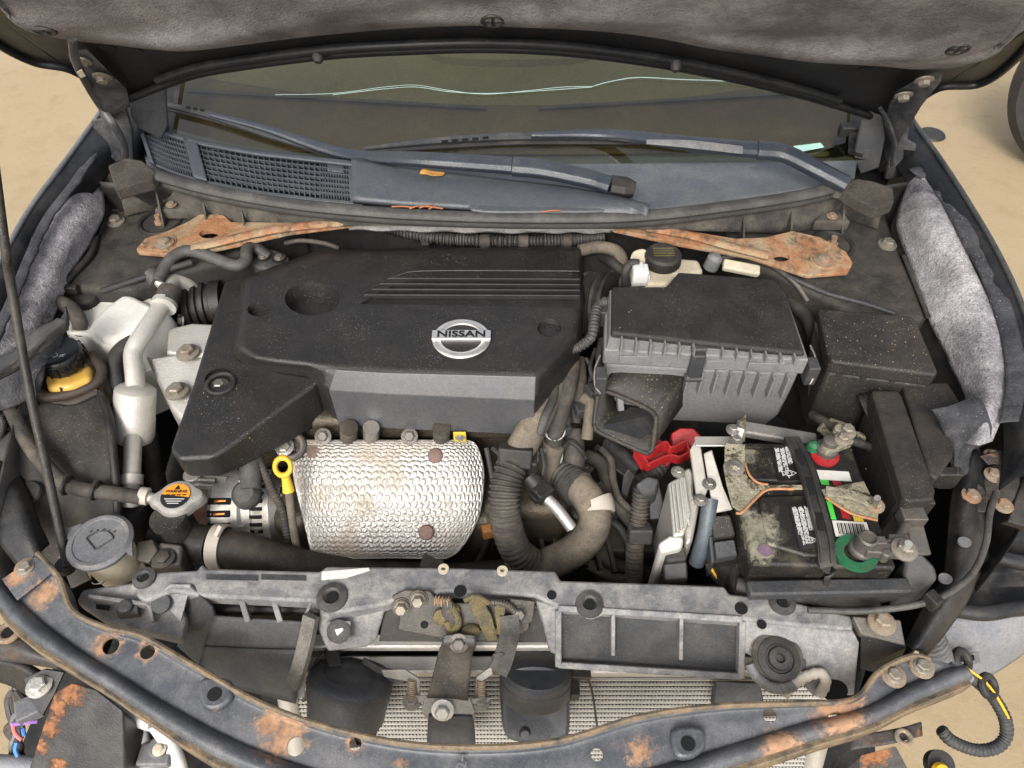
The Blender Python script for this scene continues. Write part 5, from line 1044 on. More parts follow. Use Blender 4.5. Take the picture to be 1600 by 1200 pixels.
# ================================================================== HARNESSES AND HOSES RIGHT OF THE ENGINE
wh = thing('main_wiring_harness', 'thick taped wiring harness with ribbed conduit running down beside the heat shield', 'wiring harness')
build('taped_loom', tube([(868, 570, .85), (858, 612, .845), (838, 655, .84), (820, 690, .83), (806, 716, .815)], .022, seg=16), M['hose'], wh)
build('ribbed_conduit', tube([(802, 722, .812), (791, 752, .80), (788, 790, .78), (794, 830, .745), (808, 862, .715), (830, 880, .69)], .0215, rib=.0075, amp=.14, seg=18), M['rubd'], wh)
build('harness_clip', joinsh([obox(P(806, 712, .826), (.048, .026, .03), (-.5, 0, -.1)), obox(P(832, 722, .81), (.014, .03, .03))]), M['blk'], wh, bevel=.003)
def hz(name, pts, r, m, lab, rib=0, cat_='hose', **k): return build(name, tube(pts, r, rib=rib, **k), M[m], label=lab, cat_=cat_)
hz('coolant_hose', [(893, 560, .86), (888, 598, .85), (876, 640, .83), (868, 672, .81), (864, 690, .79)], .0145, 'rubd', 'brown rubber hose ending in a wire clamp under the engine cover corner')
hz('heater_hose', [(902, 560, .84), (905, 600, .82), (900, 636, .80), (896, 660, .785)], .0125, 'rubd', 'dark heater hose dropping beside the snorkel with a white band at its end')
hz('return_hose', [(895, 672, .78), (897, 700, .765), (897, 735, .735), (893, 760, .71)], .0165, 'rubd', 'straight dusty black hose standing above the braided sleeve')
hz('short_hose', [(912, 622, .82), (922, 630, .82), (921, 650, .81), (917, 686, .785)], .009, 'hose', 'short brown capped hose hanging beside the snorkel mouth')
hz('loom_wire', [(866, 592, .865), (864, 622, .86), (850, 655, .855), (842, 680, .845)], .007, 'rubl', 'bare grey wire sleeve along the taped wiring harness', cat_='cable')
hz('selector_cable', [(916, 712, .70), (940, 725, .70), (950, 760, .69), (962, 785, .68), (985, 815, .665), (998, 830, .66)], .012, 'rubd', 'grey brown selector cable curving across the transmission', cat_='cable')
hz('battery_cable', [(950, 690, .74), (975, 712, .745), (1000, 735, .745)], .011, 'rub', 'black battery cable running under the red terminal cover', cat_='cable')
hz('cooler_hose', [(935, 865, .64), (960, 882, .63), (990, 888, .625)], .011, 'rubd', 'small cooler hose behind the front panel ending at the standing ribbed conduit')
hz('cooler_hose', [(918, 880, .615), (950, 896, .61), (990, 904, .605)], .010, 'hose', 'lowest thin cooler hose behind the front panel')
vc = thing('vertical_conduit', 'grey ribbed wiring conduit standing between the hoses and the control module', 'conduit')
build('conduit', tube([(1004, 762, .775), (1000, 800, .745), (993, 845, .715), (990, 900, .66), (988, 930, .63)], .0125, rib=.006, amp=.2), M['rubd'], vc)
build('conduit_clip', obox(P(1000, 834, .727), (.034, .022, .026), (-.4, 0, 0)), M['greyd'], vc, bevel=.003)
build('conduit_head', prism([(992, 756, .79), (1012, 742, .80), (1032, 748, .795), (1026, 772, .78), (1004, 774, .78)], .04), M['greyd'], vc, bevel=.004)
build('side_bracket', plate([(1012, 765, .77), (1030, 755, .775), (1040, 800, .75), (1034, 812, .74), (1016, 812, .74)], .01), M['greyd'], vc, bevel=.002)
wc1 = thing('hose_clamp', 'wire spring clamp on the elbow under the wiring harness', 'clamp')
build('clamp_ring', torus(P(858, 712, .765), .020, .003, (.3, -.6, .7)), M['alu'], wc1)
build('clamp_ears', joinsh([beam(P(838, 706, .785), P(868, 700, .79), .005, .006), cyl(P(866, 676, .80), .016, .014, (0, -.4, .9))]), M['alu'], wc1)
build('elbow_hose', tube([(866, 690, .79), (858, 712, .765), (852, 745, .735), (862, 770, .71)], .019), M['hose'], label='dusty elbow hose under the spring clamp beside the harness', cat_='hose')
sn_ = thing('speed_sensor_plug', 'black tipped sensor plug on an aluminium stem crossing the thick hose', 'sensor')
build('stem', tube([(843, 768, .775), (870, 795, .755), (893, 825, .735)], .0085), M['alu'], sn_)
build('tip', tube([(826, 744, .79), (838, 757, .783)], .0135, seg=16), M['blk'], sn_)
build('collar', joinsh([obox(P(846, 768, .775), (.026, .026, .02), (0, 0, .7)), obox(P(838, 776, .765), (.016, .016, .012), (0, 0, .7))]), M['blk'], sn_, bevel=.002)
oc_ = thing('orange_sensor_plug', 'small orange brown plug deep beside the heat shield corner', 'connector')
build('plug', obox(P(764, 828, .70), (.022, .018, .022), (0, 0, .3)), mat('orange_brown_plug', (.30, .12, .03), .5), oc_, bevel=.002)
build('plug_lead', tube([(764, 836, .69), (756, 860, .66), (745, 880, .64)], .005), M['rub'], oc_)
# ================================================================== RADIATOR SUPPORT PANEL
cs = thing('radiator_support', 'long dusty grey plastic radiator support panel across the front of the bay', 'support panel')
cz = .80
back = [(214, 910), (228, 894), (308, 890), (315, 880), (322, 887), (500, 892), (510, 884), (700, 886), (868, 891), (876, 906), (1060, 912), (1132, 915), (1140, 927), (1225, 936), (1332, 962)]
front = [(1334, 985), (1232, 976), (1160, 968), (960, 954), (872, 948), (838, 932), (770, 927), (705, 924), (640, 930), (596, 946), (520, 958), (492, 940), (322, 932), (270, 924), (226, 940), (212, 930)]
M['sup'] = mat('dusty_support_plastic', (.125, .126, .13), .55, dust=.8, dcol=(.30, .285, .26), dth=(.40, .62), dsc=26, speck=.5, scol=(.5, .48, .44), var=.45, vsc=18, grime=.8)
build('top_rail', prism([(x, y, cz) for x, y in back+front], .022), M['sup'], cs, bevel=.004, seg=3)
build('end_plate', prism([(118, 940, .775), (128, 920, .775), (214, 908, .78), (272, 916, .78), (290, 960, .77), (282, 1000, .755), (220, 985, .755), (160, 968, .765)], .02), M['sup'], cs, bevel=.005, seg=3)
for x, y, r in ((226, 904, .015), (519, 934, .020), (921, 945, .018), (1222, 942, .017)):
    gr = build('grommet', lathe(P(x, y, cz), [(r, 0), (r*.95, .004), (r*.55, .006), (r*.4, .003)], seg=26), M['rubl'], cs)
    build('grommet_hole', cyl(P(x, y, cz+.003), r*.36, .0025), M['void'], gr)
for x, y in ((693, 890), (785, 893)): build('rivet', joinsh([ringsh(P(x, y, cz), .007, .003, .003)]), M['cream'], cs)
for x, y, r in ((862, 930, .006), (1158, 951, .008), (719, 924, .008), (1190, 976, .006)): build('panel_hole', cyl(P(x, y, cz+.0004), r, .0012), M['void'], cs)
build('white_label', prism([(503, 893, .8016), (576, 887, .8016), (578, 891, .8016), (540, 903, .8016), (502, 906, .8016)], .001), M['label_w'], cs)
for a, c in ((322, 403), (408, 478)): build('recess_strip', prism([(a, 897, .8012), (c, 899, .8012), (c, 907, .8012), (a, 905, .8012)], .001), M['greyd'], cs)
# left air duct pocket
lip = [P(x, y, z) for x, y, z in [(322, 934, .79), (492, 942, .79), (478, 972, .765), (334, 964, .765)]]
build('duct_opening', plate([v+Vector((0, .03, -.012)) for v in lip], .003), M['blk'], cs)
for x in (382, 432): build('duct_rib', beam(P(x-4, 935, .788), P(x+6, 968, .764), .007, .016), M['sup'], cs, bevel=.001)
build('duct_panel', surf([[(332, 962, .765), (405, 967, .766), (480, 972, .765)], [(318, 1008, .735), (395, 1012, .736), (470, 1014, .735)]], 14, 10), M['greyd'], cs, solid=.003)
build('duct_panel', surf([[(318, 1010, .733), (395, 1014, .734), (470, 1016, .733)], [(308, 1060, .68), (385, 1080, .68), (462, 1100, .66)]], 14, 10), M['greyd'], cs, solid=.003)
build('duct_side', plate([(297, 914, .803), (330, 950, .795), (334, 964, .765), (318, 1010, .735), (310, 1040, .70), (276, 1010, .70)], .004), M['greyd'], cs, bevel=.001)
build('duct_bracket', plate([(246, 930, .80), (266, 912, .803), (298, 913, .803), (282, 972, .775), (262, 950, .78)], .004), M['sup'], cs, bevel=.001)
dcb = build('screw_boss', lathe(P(252, 943, .79), [(.013, 0), (.012, .003), (.004, .004)], (0, -.4, .9), 20), M['greyd'], cs)
build('duct_divider', plate([(480, 960, .79), (488, 940, .795), (492, 942, .79), (484, 1000, .74), (476, 1090, .66), (458, 1095, .65), (454, 1066, .68)], .004, (1, .15, 0)), M['sup'], cs, bevel=.001)
build('foam_strip', ribbon([(490, 960, .792), (482, 1000, .765), (472, 1040, .735), (463, 1068, .71)], .018, .010, (-.2, -.35, .9)), mat('pitted_foam', (.13, .12, .10), .95, dust=.5, dcol=(.30, .28, .24), speck=1, scol=(.02, .02, .02), sdens=.25, ssc=500, bump=.6, up=False), cs)
# columns beside the latch
build('column', loft([[P(500, 945, .798), P(606, 938, .798), P(588, 1000, .75), P(574, 1012, .735), P(512, 1020, .735), P(496, 985, .765)], [P(500, 945, .798)+Vector((0, .03, -.03)), P(606, 938, .798)+Vector((0, .03, -.03)), P(588, 1000, .75)+Vector((0, .04, -.02)), P(574, 1012, .735)+Vector((0, .04, -.02)), P(512, 1020, .735)+Vector((0, .04, -.02)), P(496, 985, .765)+Vector((0, .03, -.03))]]), M['sup'], cs, bevel=.004, seg=3)
build('sensor_boss', joinsh([prism([(508, 972, .787), (548, 970, .789), (548, 1000, .765), (512, 1002, .762)], .004)]), M['cap'], cs, bevel=.001)
sb = build('sensor_lens', lathe(P(530, 986, .778), [(.015, 0), (.015, .003), (.008, .005), (0, .0052)], (0, -.6, .8), 24), M['blk'], cs)
build('lens_mark', plate([PPL(523, 984, P(530, 986, .7845), Vector((0, -.6, .8))), PPL(536, 981, P(530, 986, .7845), Vector((0, -.6, .8))), PPL(536, 985, P(530, 986, .7845), Vector((0, -.6, .8))), PPL(527, 993, P(530, 986, .7845), Vector((0, -.6, .8)))], .0006, (0, -.6, .8)), M['label_w'], sb)
build('column', loft([[P(836, 940, .798), P(876, 950, .798), P(878, 1030, .735), P(858, 1020, .74), P(850, 985, .765)], [v+Vector((0, .035, -.025)) for v in (P(836, 940, .798), P(876, 950, .798), P(878, 1030, .735), P(858, 1020, .74), P(850, 985, .765))]]), M['sup'], cs, bevel=.004, seg=3)
# right panel with pockets
rp = [P(x, y, z) for x, y, z in [(872, 950, .795), (1158, 967, .795), (1156, 1056, .725), (872, 1038, .725)]]
build('pocket_panel', plate([v+Vector((0, .006, -.008)) for v in rp], .004), M['greyd'], cs)
for a, c in ((rp[0], rp[1]), (rp[1], rp[2]), (rp[2], rp[3]), (rp[3], rp[0])): build('pocket_frame', beam(a, c, .008, .014, (0, -.5, .85)), M['sup'], cs, bevel=.0012)
for t in (.30, .67): build('pocket_rib', beam(rp[0].lerp(rp[1], t), rp[3].lerp(rp[2], t).lerp(rp[0].lerp(rp[1], t), .28), .005, .016, (0, -.5, .85)), M['sup'], cs, bevel=.001)
build('boss_plate', prism(smoothpoly([(898, 945, .8005), (912, 962, .795), (925, 966, .793), (945, 958, .796), (955, 948, .80), (920, 935, .801)], 24), .004), M['sup'], cs, bevel=.001)
# right end with rubber radiator mount
build('end_box', loft([[P(1160, 968, .798), P(1246, 976, .798), P(1334, 985, .80), P(1344, 1005, .795), P(1336, 1088, .735), P(1270, 1088, .735), P(1250, 1060, .75), P(1160, 1020, .76)], [v+Vector((0, .05, -.05)) for v in (P(1160, 968, .798), P(1246, 976, .798), P(1334, 985, .80), P(1344, 1005, .795), P(1336, 1088, .735), P(1270, 1088, .735), P(1250, 1060, .75), P(1160, 1020, .76))]]), M['sup'], cs, bevel=.004, seg=3)
build('end_hole', lathe(P(1302, 1078, .746), [(.016, 0), (.016, .001)], (0, -.4, .9), 24, sx=1.1, sy=.8), M['void'], cs)
rm = thing('radiator_mount', 'round black rubber radiator mount in its plastic cradle', 'rubber mount')
mc = P(1216, 1030, .775); man = (0, -.25, .97)
build('mount_plate', prism([(1176, 1003, .772), (1258, 1005, .774), (1262, 1040, .768), (1240, 1066, .758), (1200, 1066, .756), (1178, 1040, .766)], .012), M['greyd'], rm, bevel=.004)
build('mount_rubber', lathe(mc, [(.026, -.006), (.026, .004), (.018, .006), (.017, .003), (.014, .003), (.013, .008), (.006, .009), (.005, .004)], man, 34), M['rub'], rm)
build('mount_washer', ringsh(mc+Vector((-.001, .003, .0005)), .0285, .020, .002, man, sx=1.1), M['ledge'], rm)
build('cradle_rim', tube([(1172, 1036, .768), (1182, 1056, .76), (1206, 1074, .752), (1236, 1072, .753), (1256, 1052, .762)], .007), M['sup'], rm)
# mounting bolt corner + cables
rc_ = thing('corner_bracket', 'black steel corner bracket with a rusty flange bolt beside the twisted cord', 'bracket')
build('bracket_plate', prism([(1332, 962, .812), (1408, 968, .815), (1416, 1010, .80), (1345, 990, .805)], .01), M['steeld'], rc_, bevel=.002)
build('bracket_face', plate([(1345, 990, .803), (1416, 1012, .80), (1408, 1028, .775), (1365, 1050, .745), (1345, 1045, .745)], .004), M['paintd'], rc_)
cw_ = build('flange_bolt', hexbolt((1377, 974, .815), .0098, .012, flange=1.7), M['boltr'], rc_)
hcbl = thing('hood_release_cable', 'thin grey hood release cable sweeping round the inner rail beside the battery', 'cable')
build('cable', tube([(1556, 770, .868), (1546, 805, .868), (1540, 850, .862), (1520, 895, .856), (1480, 928, .85), (1440, 943, .842), (1400, 950, .835), (1340, 955, .822), (1262, 953, .815)], .0042), M['rubl'], hcbl)
build('cable_clip', obox(P(1456, 938, .85), (.014, .018, .02), (0, 0, .5)), M['blk'], hcbl, bevel=.002)
twine = hz('twisted_cord', [(1225, 1085, .74), (1242, 1068, .755), (1262, 1056, .765), (1282, 1052, .768), (1290, 1066, .76), (1280, 1086, .745)], .0065, 'tape', 'pale twisted cord looped beside the rubber radiator mount', rib=.009, amp=.12, cat_='cord')
# ================================================================== CONDENSER
cd = thing('condenser', 'silver finned condenser core behind the front crossmember', 'condenser')
M['fin'] = mat('condenser_fin', (.05, .046, .04), .6, .2, dust=.4, dcol=(.05, .045, .035), speck=.2, up=False)
M['ctube'] = mat('condenser_tube', (.56, .53, .47), .5, .3, dust=.5, dcol=(.33, .29, .22), speck=.3, up=False)
CY = .405; x0, x1 = -.30, .43; ztop = .645
fins = []
nT = 36; DZ = .0080; DY = .0032
for k in range(nT):
    z = ztop-k*DZ; y = CY-k*DY
    build('tube', obox(Vector(((x0+x1)/2, y, z)), (x1-x0, .0042, .0022)), M['ctube'], cd)
    if k < nT-1:
        n = 150
        for i in range(n):
            xa = x0+(x1-x0)*i/n; xb = xa+(x1-x0)/n*.5; xc = xa+(x1-x0)/n; za, zb = z-.0008, z-DZ+.0008; yb = y-DY
            fins.append(([Vector((xa, y-.0005, za)), Vector((xb, yb-.0005, zb)), Vector((xb, yb+.008, zb)), Vector((xa, y+.008, za))], [(0, 1, 2, 3)]))
            fins.append(([Vector((xb, yb-.0005, zb)), Vector((xc, y-.0005, za)), Vector((xc, y+.008, za)), Vector((xb, yb+.008, zb))], [(0, 1, 2, 3)]))
build('fins', joinsh(fins), M['fin'], cd, smooth=0, kind='stuff')
build('core_back', obox(Vector(((x0+x1)/2, CY+.014-.5*nT*DY, ztop-.5*nT*DZ)), (x1-x0, .003, nT*DZ*1.08), (-math.atan2(DY, DZ), 0, 0)), M['blk'], cd)
build('header_bar', obox(Vector(((x0+x1)/2, CY+.01, ztop+.020)), (x1-x0+.02, .024, .018)), M['alu'], cd, bevel=.003)
build('header_bar', obox(Vector(((x0+x1)/2, CY+.034, ztop+.042)), (x1-x0+.02, .020, .014)), M['alupipe'], cd, bevel=.003)
for x in (x0-.012, x1+.012): build('side_tank', cyl(Vector((x, CY-nT*DY, ztop-nT*DZ)), .014, nT*DZ*1.1, (0, DY, DZ), seg=18), M['alu'], cd)
build('end_cover', prism([(1118, 1062, .68), (1188, 1066, .68), (1196, 1100, .655), (1130, 1108, .65), (1116, 1095, .66)], .03), M['greyd'], cd, bevel=.003)
rad = thing('radiator_core', 'dark radiator core just behind the condenser', 'radiator')
build('core', obox(Vector((.03, .475, .53)), (.88, .03, .36)), M['blk'], rad, bevel=.003)
build('top_tank', obox(Vector((.03, .475, .728)), (.90, .045, .04)), M['blk'], rad, bevel=.008, seg=3)
# ================================================================== LATCH
la = thing('hood_latch', 'greasy steel hood latch bolted to the middle of the support panel', 'hood latch')
LN = Vector((0, -.75, .66)); L0 = P(720, 960, .785)
def LP(px, py, off=0): return PPL(px, py, L0+LN*off, LN)
M['grease'] = mat('grease_crusted_steel', (.085, .075, .05), .5, .45, dust=.8, dcol=(.16, .12, .045), dth=(.35, .6), dsc=45, speck=.5, up=False, bump=.4)
M['latchp'] = mat('worn_latch_steel', (.060, .056, .052), .45, .45, dust=.55, dcol=(.16, .135, .095), speck=.5, up=False)
build('latch_plate', plate([LP(612, 932), LP(632, 922), LP(672, 924), LP(690, 945), LP(760, 940), LP(795, 934), LP(832, 938), LP(826, 985), LP(790, 1004), LP(735, 1000), LP(690, 998), LP(622, 985), LP(624, 955)], .004, LN), M['latchp'], la, bevel=.0015)
build('latch_backing', plate([LP(604, 945, -.014), LP(850, 945, -.014), LP(858, 1004, -.014), LP(592, 1002, -.014)], .002, LN), M['blkd'], la)
for x, y in ((628, 948), (654, 936), (811, 955)):
    w_ = build('latch_washer', lathe(LP(x, y, 0), [(.0125, 0), (.012, .002)], LN, 22), M['latchp'], la)
    build('latch_bolt', hexbolt(LP(x, y, .002), .0078, .013, LN, 1.25), M['steeld' if x > 700 else 'bolt'], w_)
build('latch_hook', tube([LP(700, 940, .004), LP(712, 958, .008), LP(716, 975, .008), LP(706, 985, .006), LP(698, 970, .006)], .005), M['grease'], la)
build('latch_claw', joinsh([plate([LP(730, 936, .016), LP(752, 934, .016), LP(768, 962, .014), LP(778, 1000, .008), LP(762, 1002, .008), LP(742, 965, .014)], .005, LN), tube([LP(726, 938, .014), LP(742, 932, .018), LP(764, 942, .014)], .004)]), M['grease'], la, bevel=.001)
build('latch_claw', plate([LP(772, 950, .012), LP(778, 940, .014), LP(792, 942, .014), LP(786, 972, .012), LP(796, 1000, .01), LP(778, 992, .01)], .005, LN), M['grease'], la, bevel=.001)
build('latch_pivot', lathe(LP(691, 963, .001), [(.012, 0), (.011, .005), (.005, .007)], LN, 20), M['grease'], la)
build('latch_spring', tube([LP(680, 938, .004), LP(704, 941, .006)], .006, rib=.004, amp=.4), M['boltr'], la)
build('latch_hole', lathe(LP(663, 976, .0006), [(.005, 0), (.005, .0008)], LN, 14), M['void'], la)
build('release_lever', ribbon([LP(795, 962, .012), LP(797, 985, .02), LP(792, 1008, .03), LP(784, 1035, .04), LP(776, 1050, .045)], .024, .004, LN), M['latchp'], la)
build('lever_end', prism([P(768, 1020, .79), P(790, 1018, .79), P(784, 1052, .765), P(768, 1050, .765)], .012), M['latchp'], la, bevel=.003)
# latch post
po = thing('latch_support_post', 'brown steel post running down from the hood latch in front of the condenser', 'post')
build('post_plate', joinsh([surf([[(693, 992, .785), (716, 990, .787), (744, 992, .785)], [(690, 1006, .778), (716, 1004, .780), (744, 1006, .778)], [(684, 1022, .755), (710, 1020, .757), (738, 1024, .755)], [(668, 1088, .70), (700, 1088, .702), (732, 1092, .70)]], 12, 24)]), M['latchp'], po, solid=.004)
build('post_bolt', hexbolt((717, 1004, .781), .008, .008, LN), M['steeld'], po)
M['foot'] = mat('scuffed_grey_steel', (.22, .215, .20), .5, .4, dust=.5, dcol=(.32, .28, .22), speck=.4, rust=.12, up=False)
build('post_foot', joinsh([prism([(664, 1088, .702), (736, 1092, .702), (742, 1112, .685), (738, 1122, .675), (668, 1120, .675), (658, 1106, .688)], .022), plate([(632, 1088, .695), (668, 1086, .70), (668, 1098, .692), (640, 1100, .688)], .003), plate([(736, 1092, .70), (768, 1090, .695), (764, 1098, .69), (738, 1102, .692)], .003)]), M['foot'], po, bevel=.002)
fwsh = build('foot_washer', lathe(P(692, 1106, .690), [(.0145, 0), (.014, .002)], LN, 22), M['alu'], po)
build('foot_bolt', hexbolt(P(692, 1108, .692), .0095, .012, LN), M['alu'], fwsh)
build('lower_plate', surf([[(670, 1114, .68), (738, 1116, .68)], [(668, 1140, .65), (742, 1140, .65)], [(668, 1180, .61), (744, 1180, .61)]], 6, 10), M['greyd'], po, solid=.004)
for x in (644, 752):
    ts = build('threaded_stud', tube([(x, 1062, .712), (x, 1092, .69)], .0055, rib=.003, amp=.25), M['boltr'], po)
    build('stud_nut', hexbolt((x, 1096, .688), .008, .008), M['bolt'], ts)
for v_ in (plate([(596, 1048, .71), (632, 1046, .72), (656, 1062, .715), (656, 1090, .69), (648, 1090, .69), (640, 1066, .705), (600, 1058, .70)], .004, LN), plate([(744, 1058, .715), (770, 1040, .725), (776, 1050, .72), (752, 1066, .712), (748, 1090, .69), (742, 1090, .69)], .004, LN)): build('horn_bracket', v_, M['foot'], po, bevel=.001)
# ================================================================== HORNS
M['hornm'] = mat('horn_plastic', (.040, .043, .048), .42, dust=.45, dcol=(.10, .095, .085), speck=.4, spec=.5)
h1 = thing('horn', 'round black disc horn beside the pitted foam strip', 'horn', 'horns behind the crossmember')
ha = Vector((.14, .62, .77)).normalized(); hc0 = P(548, 1056, .690)
build('horn_body', lathe(hc0, [(.046, -.062), (.051, -.058), (.053, -.03), (.0545, -.029), (.0545, -.018), (.056, -.017), (.056, -.004), (.053, .002), (.046, .006), (.036, .008), (.035, .0065), (.02, .010), (0, .012)], ha, 48), M['hornm'], h1)
build('horn_mouth', lathe(hc0-ha*.063, [(.044, -.012), (.046, 0)], ha, 40), M['rubd'], h1)
build('horn_terminal', obox(P(522, 1030, .69), (.018, .03, .016), (0, 0, .4)), M['blk'], h1, bevel=.002)
build('horn_wire', tube([(507, 1020, .70), (494, 1036, .69), (488, 1060, .66), (474, 1095, .62)], .0025, seg=8), M['rub'], h1)
build('horn_strap', ribbon([(568, 1036, .685), (596, 1050, .69), (632, 1058, .70)], .016, .003, LN), M['greyd'], h1)
h2 = thing('horn', 'square faced black horn with a domed mouth beside the latch post', 'horn', 'horns behind the crossmember')
HNm = Vector((.05, -.72, .69)).normalized(); Hc = P(836, 1092, .67)
def HP(px, py, off=0): return PPL(px, py, Hc+HNm*off, HNm)
ho = smoothpoly([HP(784, 1062), HP(800, 1042), HP(838, 1036), HP(874, 1044), HP(889, 1068), HP(891, 1140), HP(880, 1158), HP(838, 1161), HP(800, 1158), HP(785, 1138)], 44)
hm = sum(ho, Vector())/len(ho)
ri_ = lambda s, o: [hm+(v-hm)*s+HNm*o for v in ho]
build('horn_body', loft([ri_(.92, -.05), ri_(1, -.04), ri_(1, -.012), ri_(.97, -.008), ri_(.97, .0), ri_(.94, .004), ri_(.86, .006), ri_(.70, .004), ri_(.45, -.002), ri_(.2, -.004)]), M['hornm'], h2)
build('horn_disc', lathe(P(838, 1050, .694), [(.046, -.03), (.0475, -.026), (.0475, -.008), (.0465, -.007), (.0465, .002), (.042, .006), (0, .008)], (.05, .5, .86), 40), M['hornm'], h2)
build('horn_nub', lathe(HP(820, 1146, .004), [(.008, 0), (.006, .004)], HNm, 12), M['hornm'], h2)
build('horn_clip', joinsh([obox(P(905, 1052, .68), (.03, .016, .012)), obox(P(898, 1078, .665), (.012, .02, .02)), tube([(915, 1055, .67), (925, 1080, .65), (935, 1150, .60)], .0018, seg=6)]), M['blk'], h2, bevel=.002)
# ================================================================== FRONT CROSSMEMBER
ST = [((62, 866), (-4, 905), (-14, 930)), ((96, 905), (30, 945), (4, 968)), ((116, 955), (76, 985), (48, 1008)), ((166, 981), (130, 1024), (98, 1040)), ((226, 996), (190, 1062), (160, 1078)), ((300, 1038), (262, 1106), (232, 1128)), ((400, 1095), (370, 1162), (340, 1196)), ((500, 1133), (490, 1206), (480, 1245)), ((620, 1160), (620, 1238), (618, 1280)), ((740, 1168), (750, 1250), (752, 1292)), ((870, 1158), (880, 1240), (886, 1282)), ((1000, 1120), (1010, 1206), (1022, 1246)), ((1120, 1104), (1140, 1168), (1154, 1204)), ((1250, 1100), (1262, 1130), (1276, 1164)), ((1332, 1094), (1352, 1108), (1366, 1136)), ((1370, 1052), (1420, 1072), (1434, 1102)), ((1418, 1028), (1480, 1048), (1494, 1078)), ((1450, 1032), (1506, 1040), (1522, 1066))]
bz_ = [.815, .812, .808, .804, .80, .797, .794, .792, .79, .79, .79, .792, .795, .798, .802, .806, .81, .812]
spots = [((67, 928, .81), .032), ((165, 1008, .802), .030), ((228, 1014, .80), .022), ((445, 1148, .793), .050), ((420, 1130, .794), .03), ((335, 1118, .796), .012), ((1215, 1165, .797), .036), ((1310, 1118, .802), .050), ((1330, 1090, .802), .03), ((555, 1160, .79), .016), ((625, 1192, .79), .014), ((1000, 1175, .79), .03), ((1385, 1052, .806), .018), ((1440, 1042, .81), .02), ((1240, 1185, .80), .04), ((30, 900, .815), .03)]
M['xm'] = mat('rust_spotted_crossmember', (.056, .060, .067), .42, .1, dust=.6, dcol=(.18, .172, .165), dth=(.42, .72), dsc=18, speck=.5, rspots=[(c, r*.72) for c, r in spots], bump=.05, rcol=((.17, .085, .05), (.42, .25, .14)), spec=.5)
M['xl'] = mat('rusted_front_lip', (.06, .056, .05), .5, .15, dust=.6, dcol=(.34, .24, .135), dth=(.35, .55), dsc=28, speck=.3, rust=.38, rcol=((.15, .075, .035), (.44, .28, .15)), up=False)
xm = thing('front_crossmember', 'bowed black steel front crossmember with rust blooms and a rusted lip', 'crossmember')
B = [P(*s[0], z) for s, z in zip(ST, bz_)]; Fr = [P(*s[1], z-.004) for s, z in zip(ST, bz_)]; Lp = [P(*s[2], z-.002) for s, z in zip(ST, bz_)]
def lr(t, dz): return [a.lerp(c, t)+Vector((0, 0, dz)) for a, c in zip(B, Fr)]
def fl_(t, dz): return [a.lerp(c, t)+Vector((0, 0, dz)) for a, c in zip(Fr, Lp)]
dn = lambda l, dz: [v+Vector((0, 0, dz)) for v in l]
xcuts = [lathe(P(x, y, z)-Vector((0, 0, .03)), [(r, 0), (r, .06)], seg=18) for x, y, z, r in ((171, 1007, .802, .010), (229, 1016, .80, .009), (332, 1086, .795, .010), (460, 1163, .793, .010), (555, 1161, .79, .007), (933, 1177, .79, .007), (1204, 1115, .797, .008), (1313, 1122, .802, .010), (1083, 1164, .794, .007))]
build('beam_top', surf([dn(lr(0, 0), -.03), dn(lr(0, 0), -.006), lr(.03, .004), lr(.10, .002), lr(.16, -.002), lr(.5, -.003), lr(.85, -.006), lr(.97, -.010)], 170, 40), M['xm'], xm, solid=.003, cut=xcuts, cutsolver='FAST')
build('beam_ridge', surf([lr(.96, -.011), fl_(.05, -.004), fl_(.25, .002), fl_(.5, .003), fl_(.68, -.003)], 150, 20), M['xm'], xm, solid=.003)
build('beam_lip', surf([fl_(.66, -.004), fl_(.75, -.006), fl_(1.0, -.006), dn(fl_(1.03, 0), -.012), dn(fl_(1.02, 0), -.03)], 150, 14), M['xl'], xm, solid=.003)
build('beam_rim', tube(lr(.02, .004), .0035, seg=8), M['xl'], xm)
for x, y, z, r in ((335, 1087, .796, 22), (1082, 1166, .796, 22)):
    pass
for x, y, z in ((41, 888, .818), (1440, 1042, .812), (1396, 1056, .809)):
    w_ = build('beam_washer', lathe((x, y, z-.003), [(.0145, 0), (.0135, .003), (.010, .004)], seg=26), M['boltr'], xm)
    build('beam_bolt', hexbolt((x, y, z), .0078, .008, flange=1.3), M['bolt'], w_)
build('end_plate', plate([(2, 905, .817), (56, 868, .821), (84, 892, .818), (26, 938, .812)], .004), M['xm'], xm, bevel=.0015)
for x, y in ((1075, 1160), (335, 1083)):
    pd = build('pressed_pad', prism(smoothpoly([(x-22, y-20, .801), (x+20, y-22, .801), (x+26, y+4, .800), (x+6, y+22, .799), (x-18, y+18, .799)], 30), .010, 1.12), M['xm'], xm, bevel=.003)
    build('pad_hole', cyl(P(x, y+2, .8006), .008, .0012), M['void'], pd)
build('end_cap', prism([(1486, 1030, .80), (1512, 1040, .80), (1526, 1062, .79), (1500, 1070, .79)], .03), M['bump'], xm, bevel=.003)
text('part_number', '24', P(722, 1190, .7925), .016, M['cap'], xm, rot=(0, 0, R(90)))
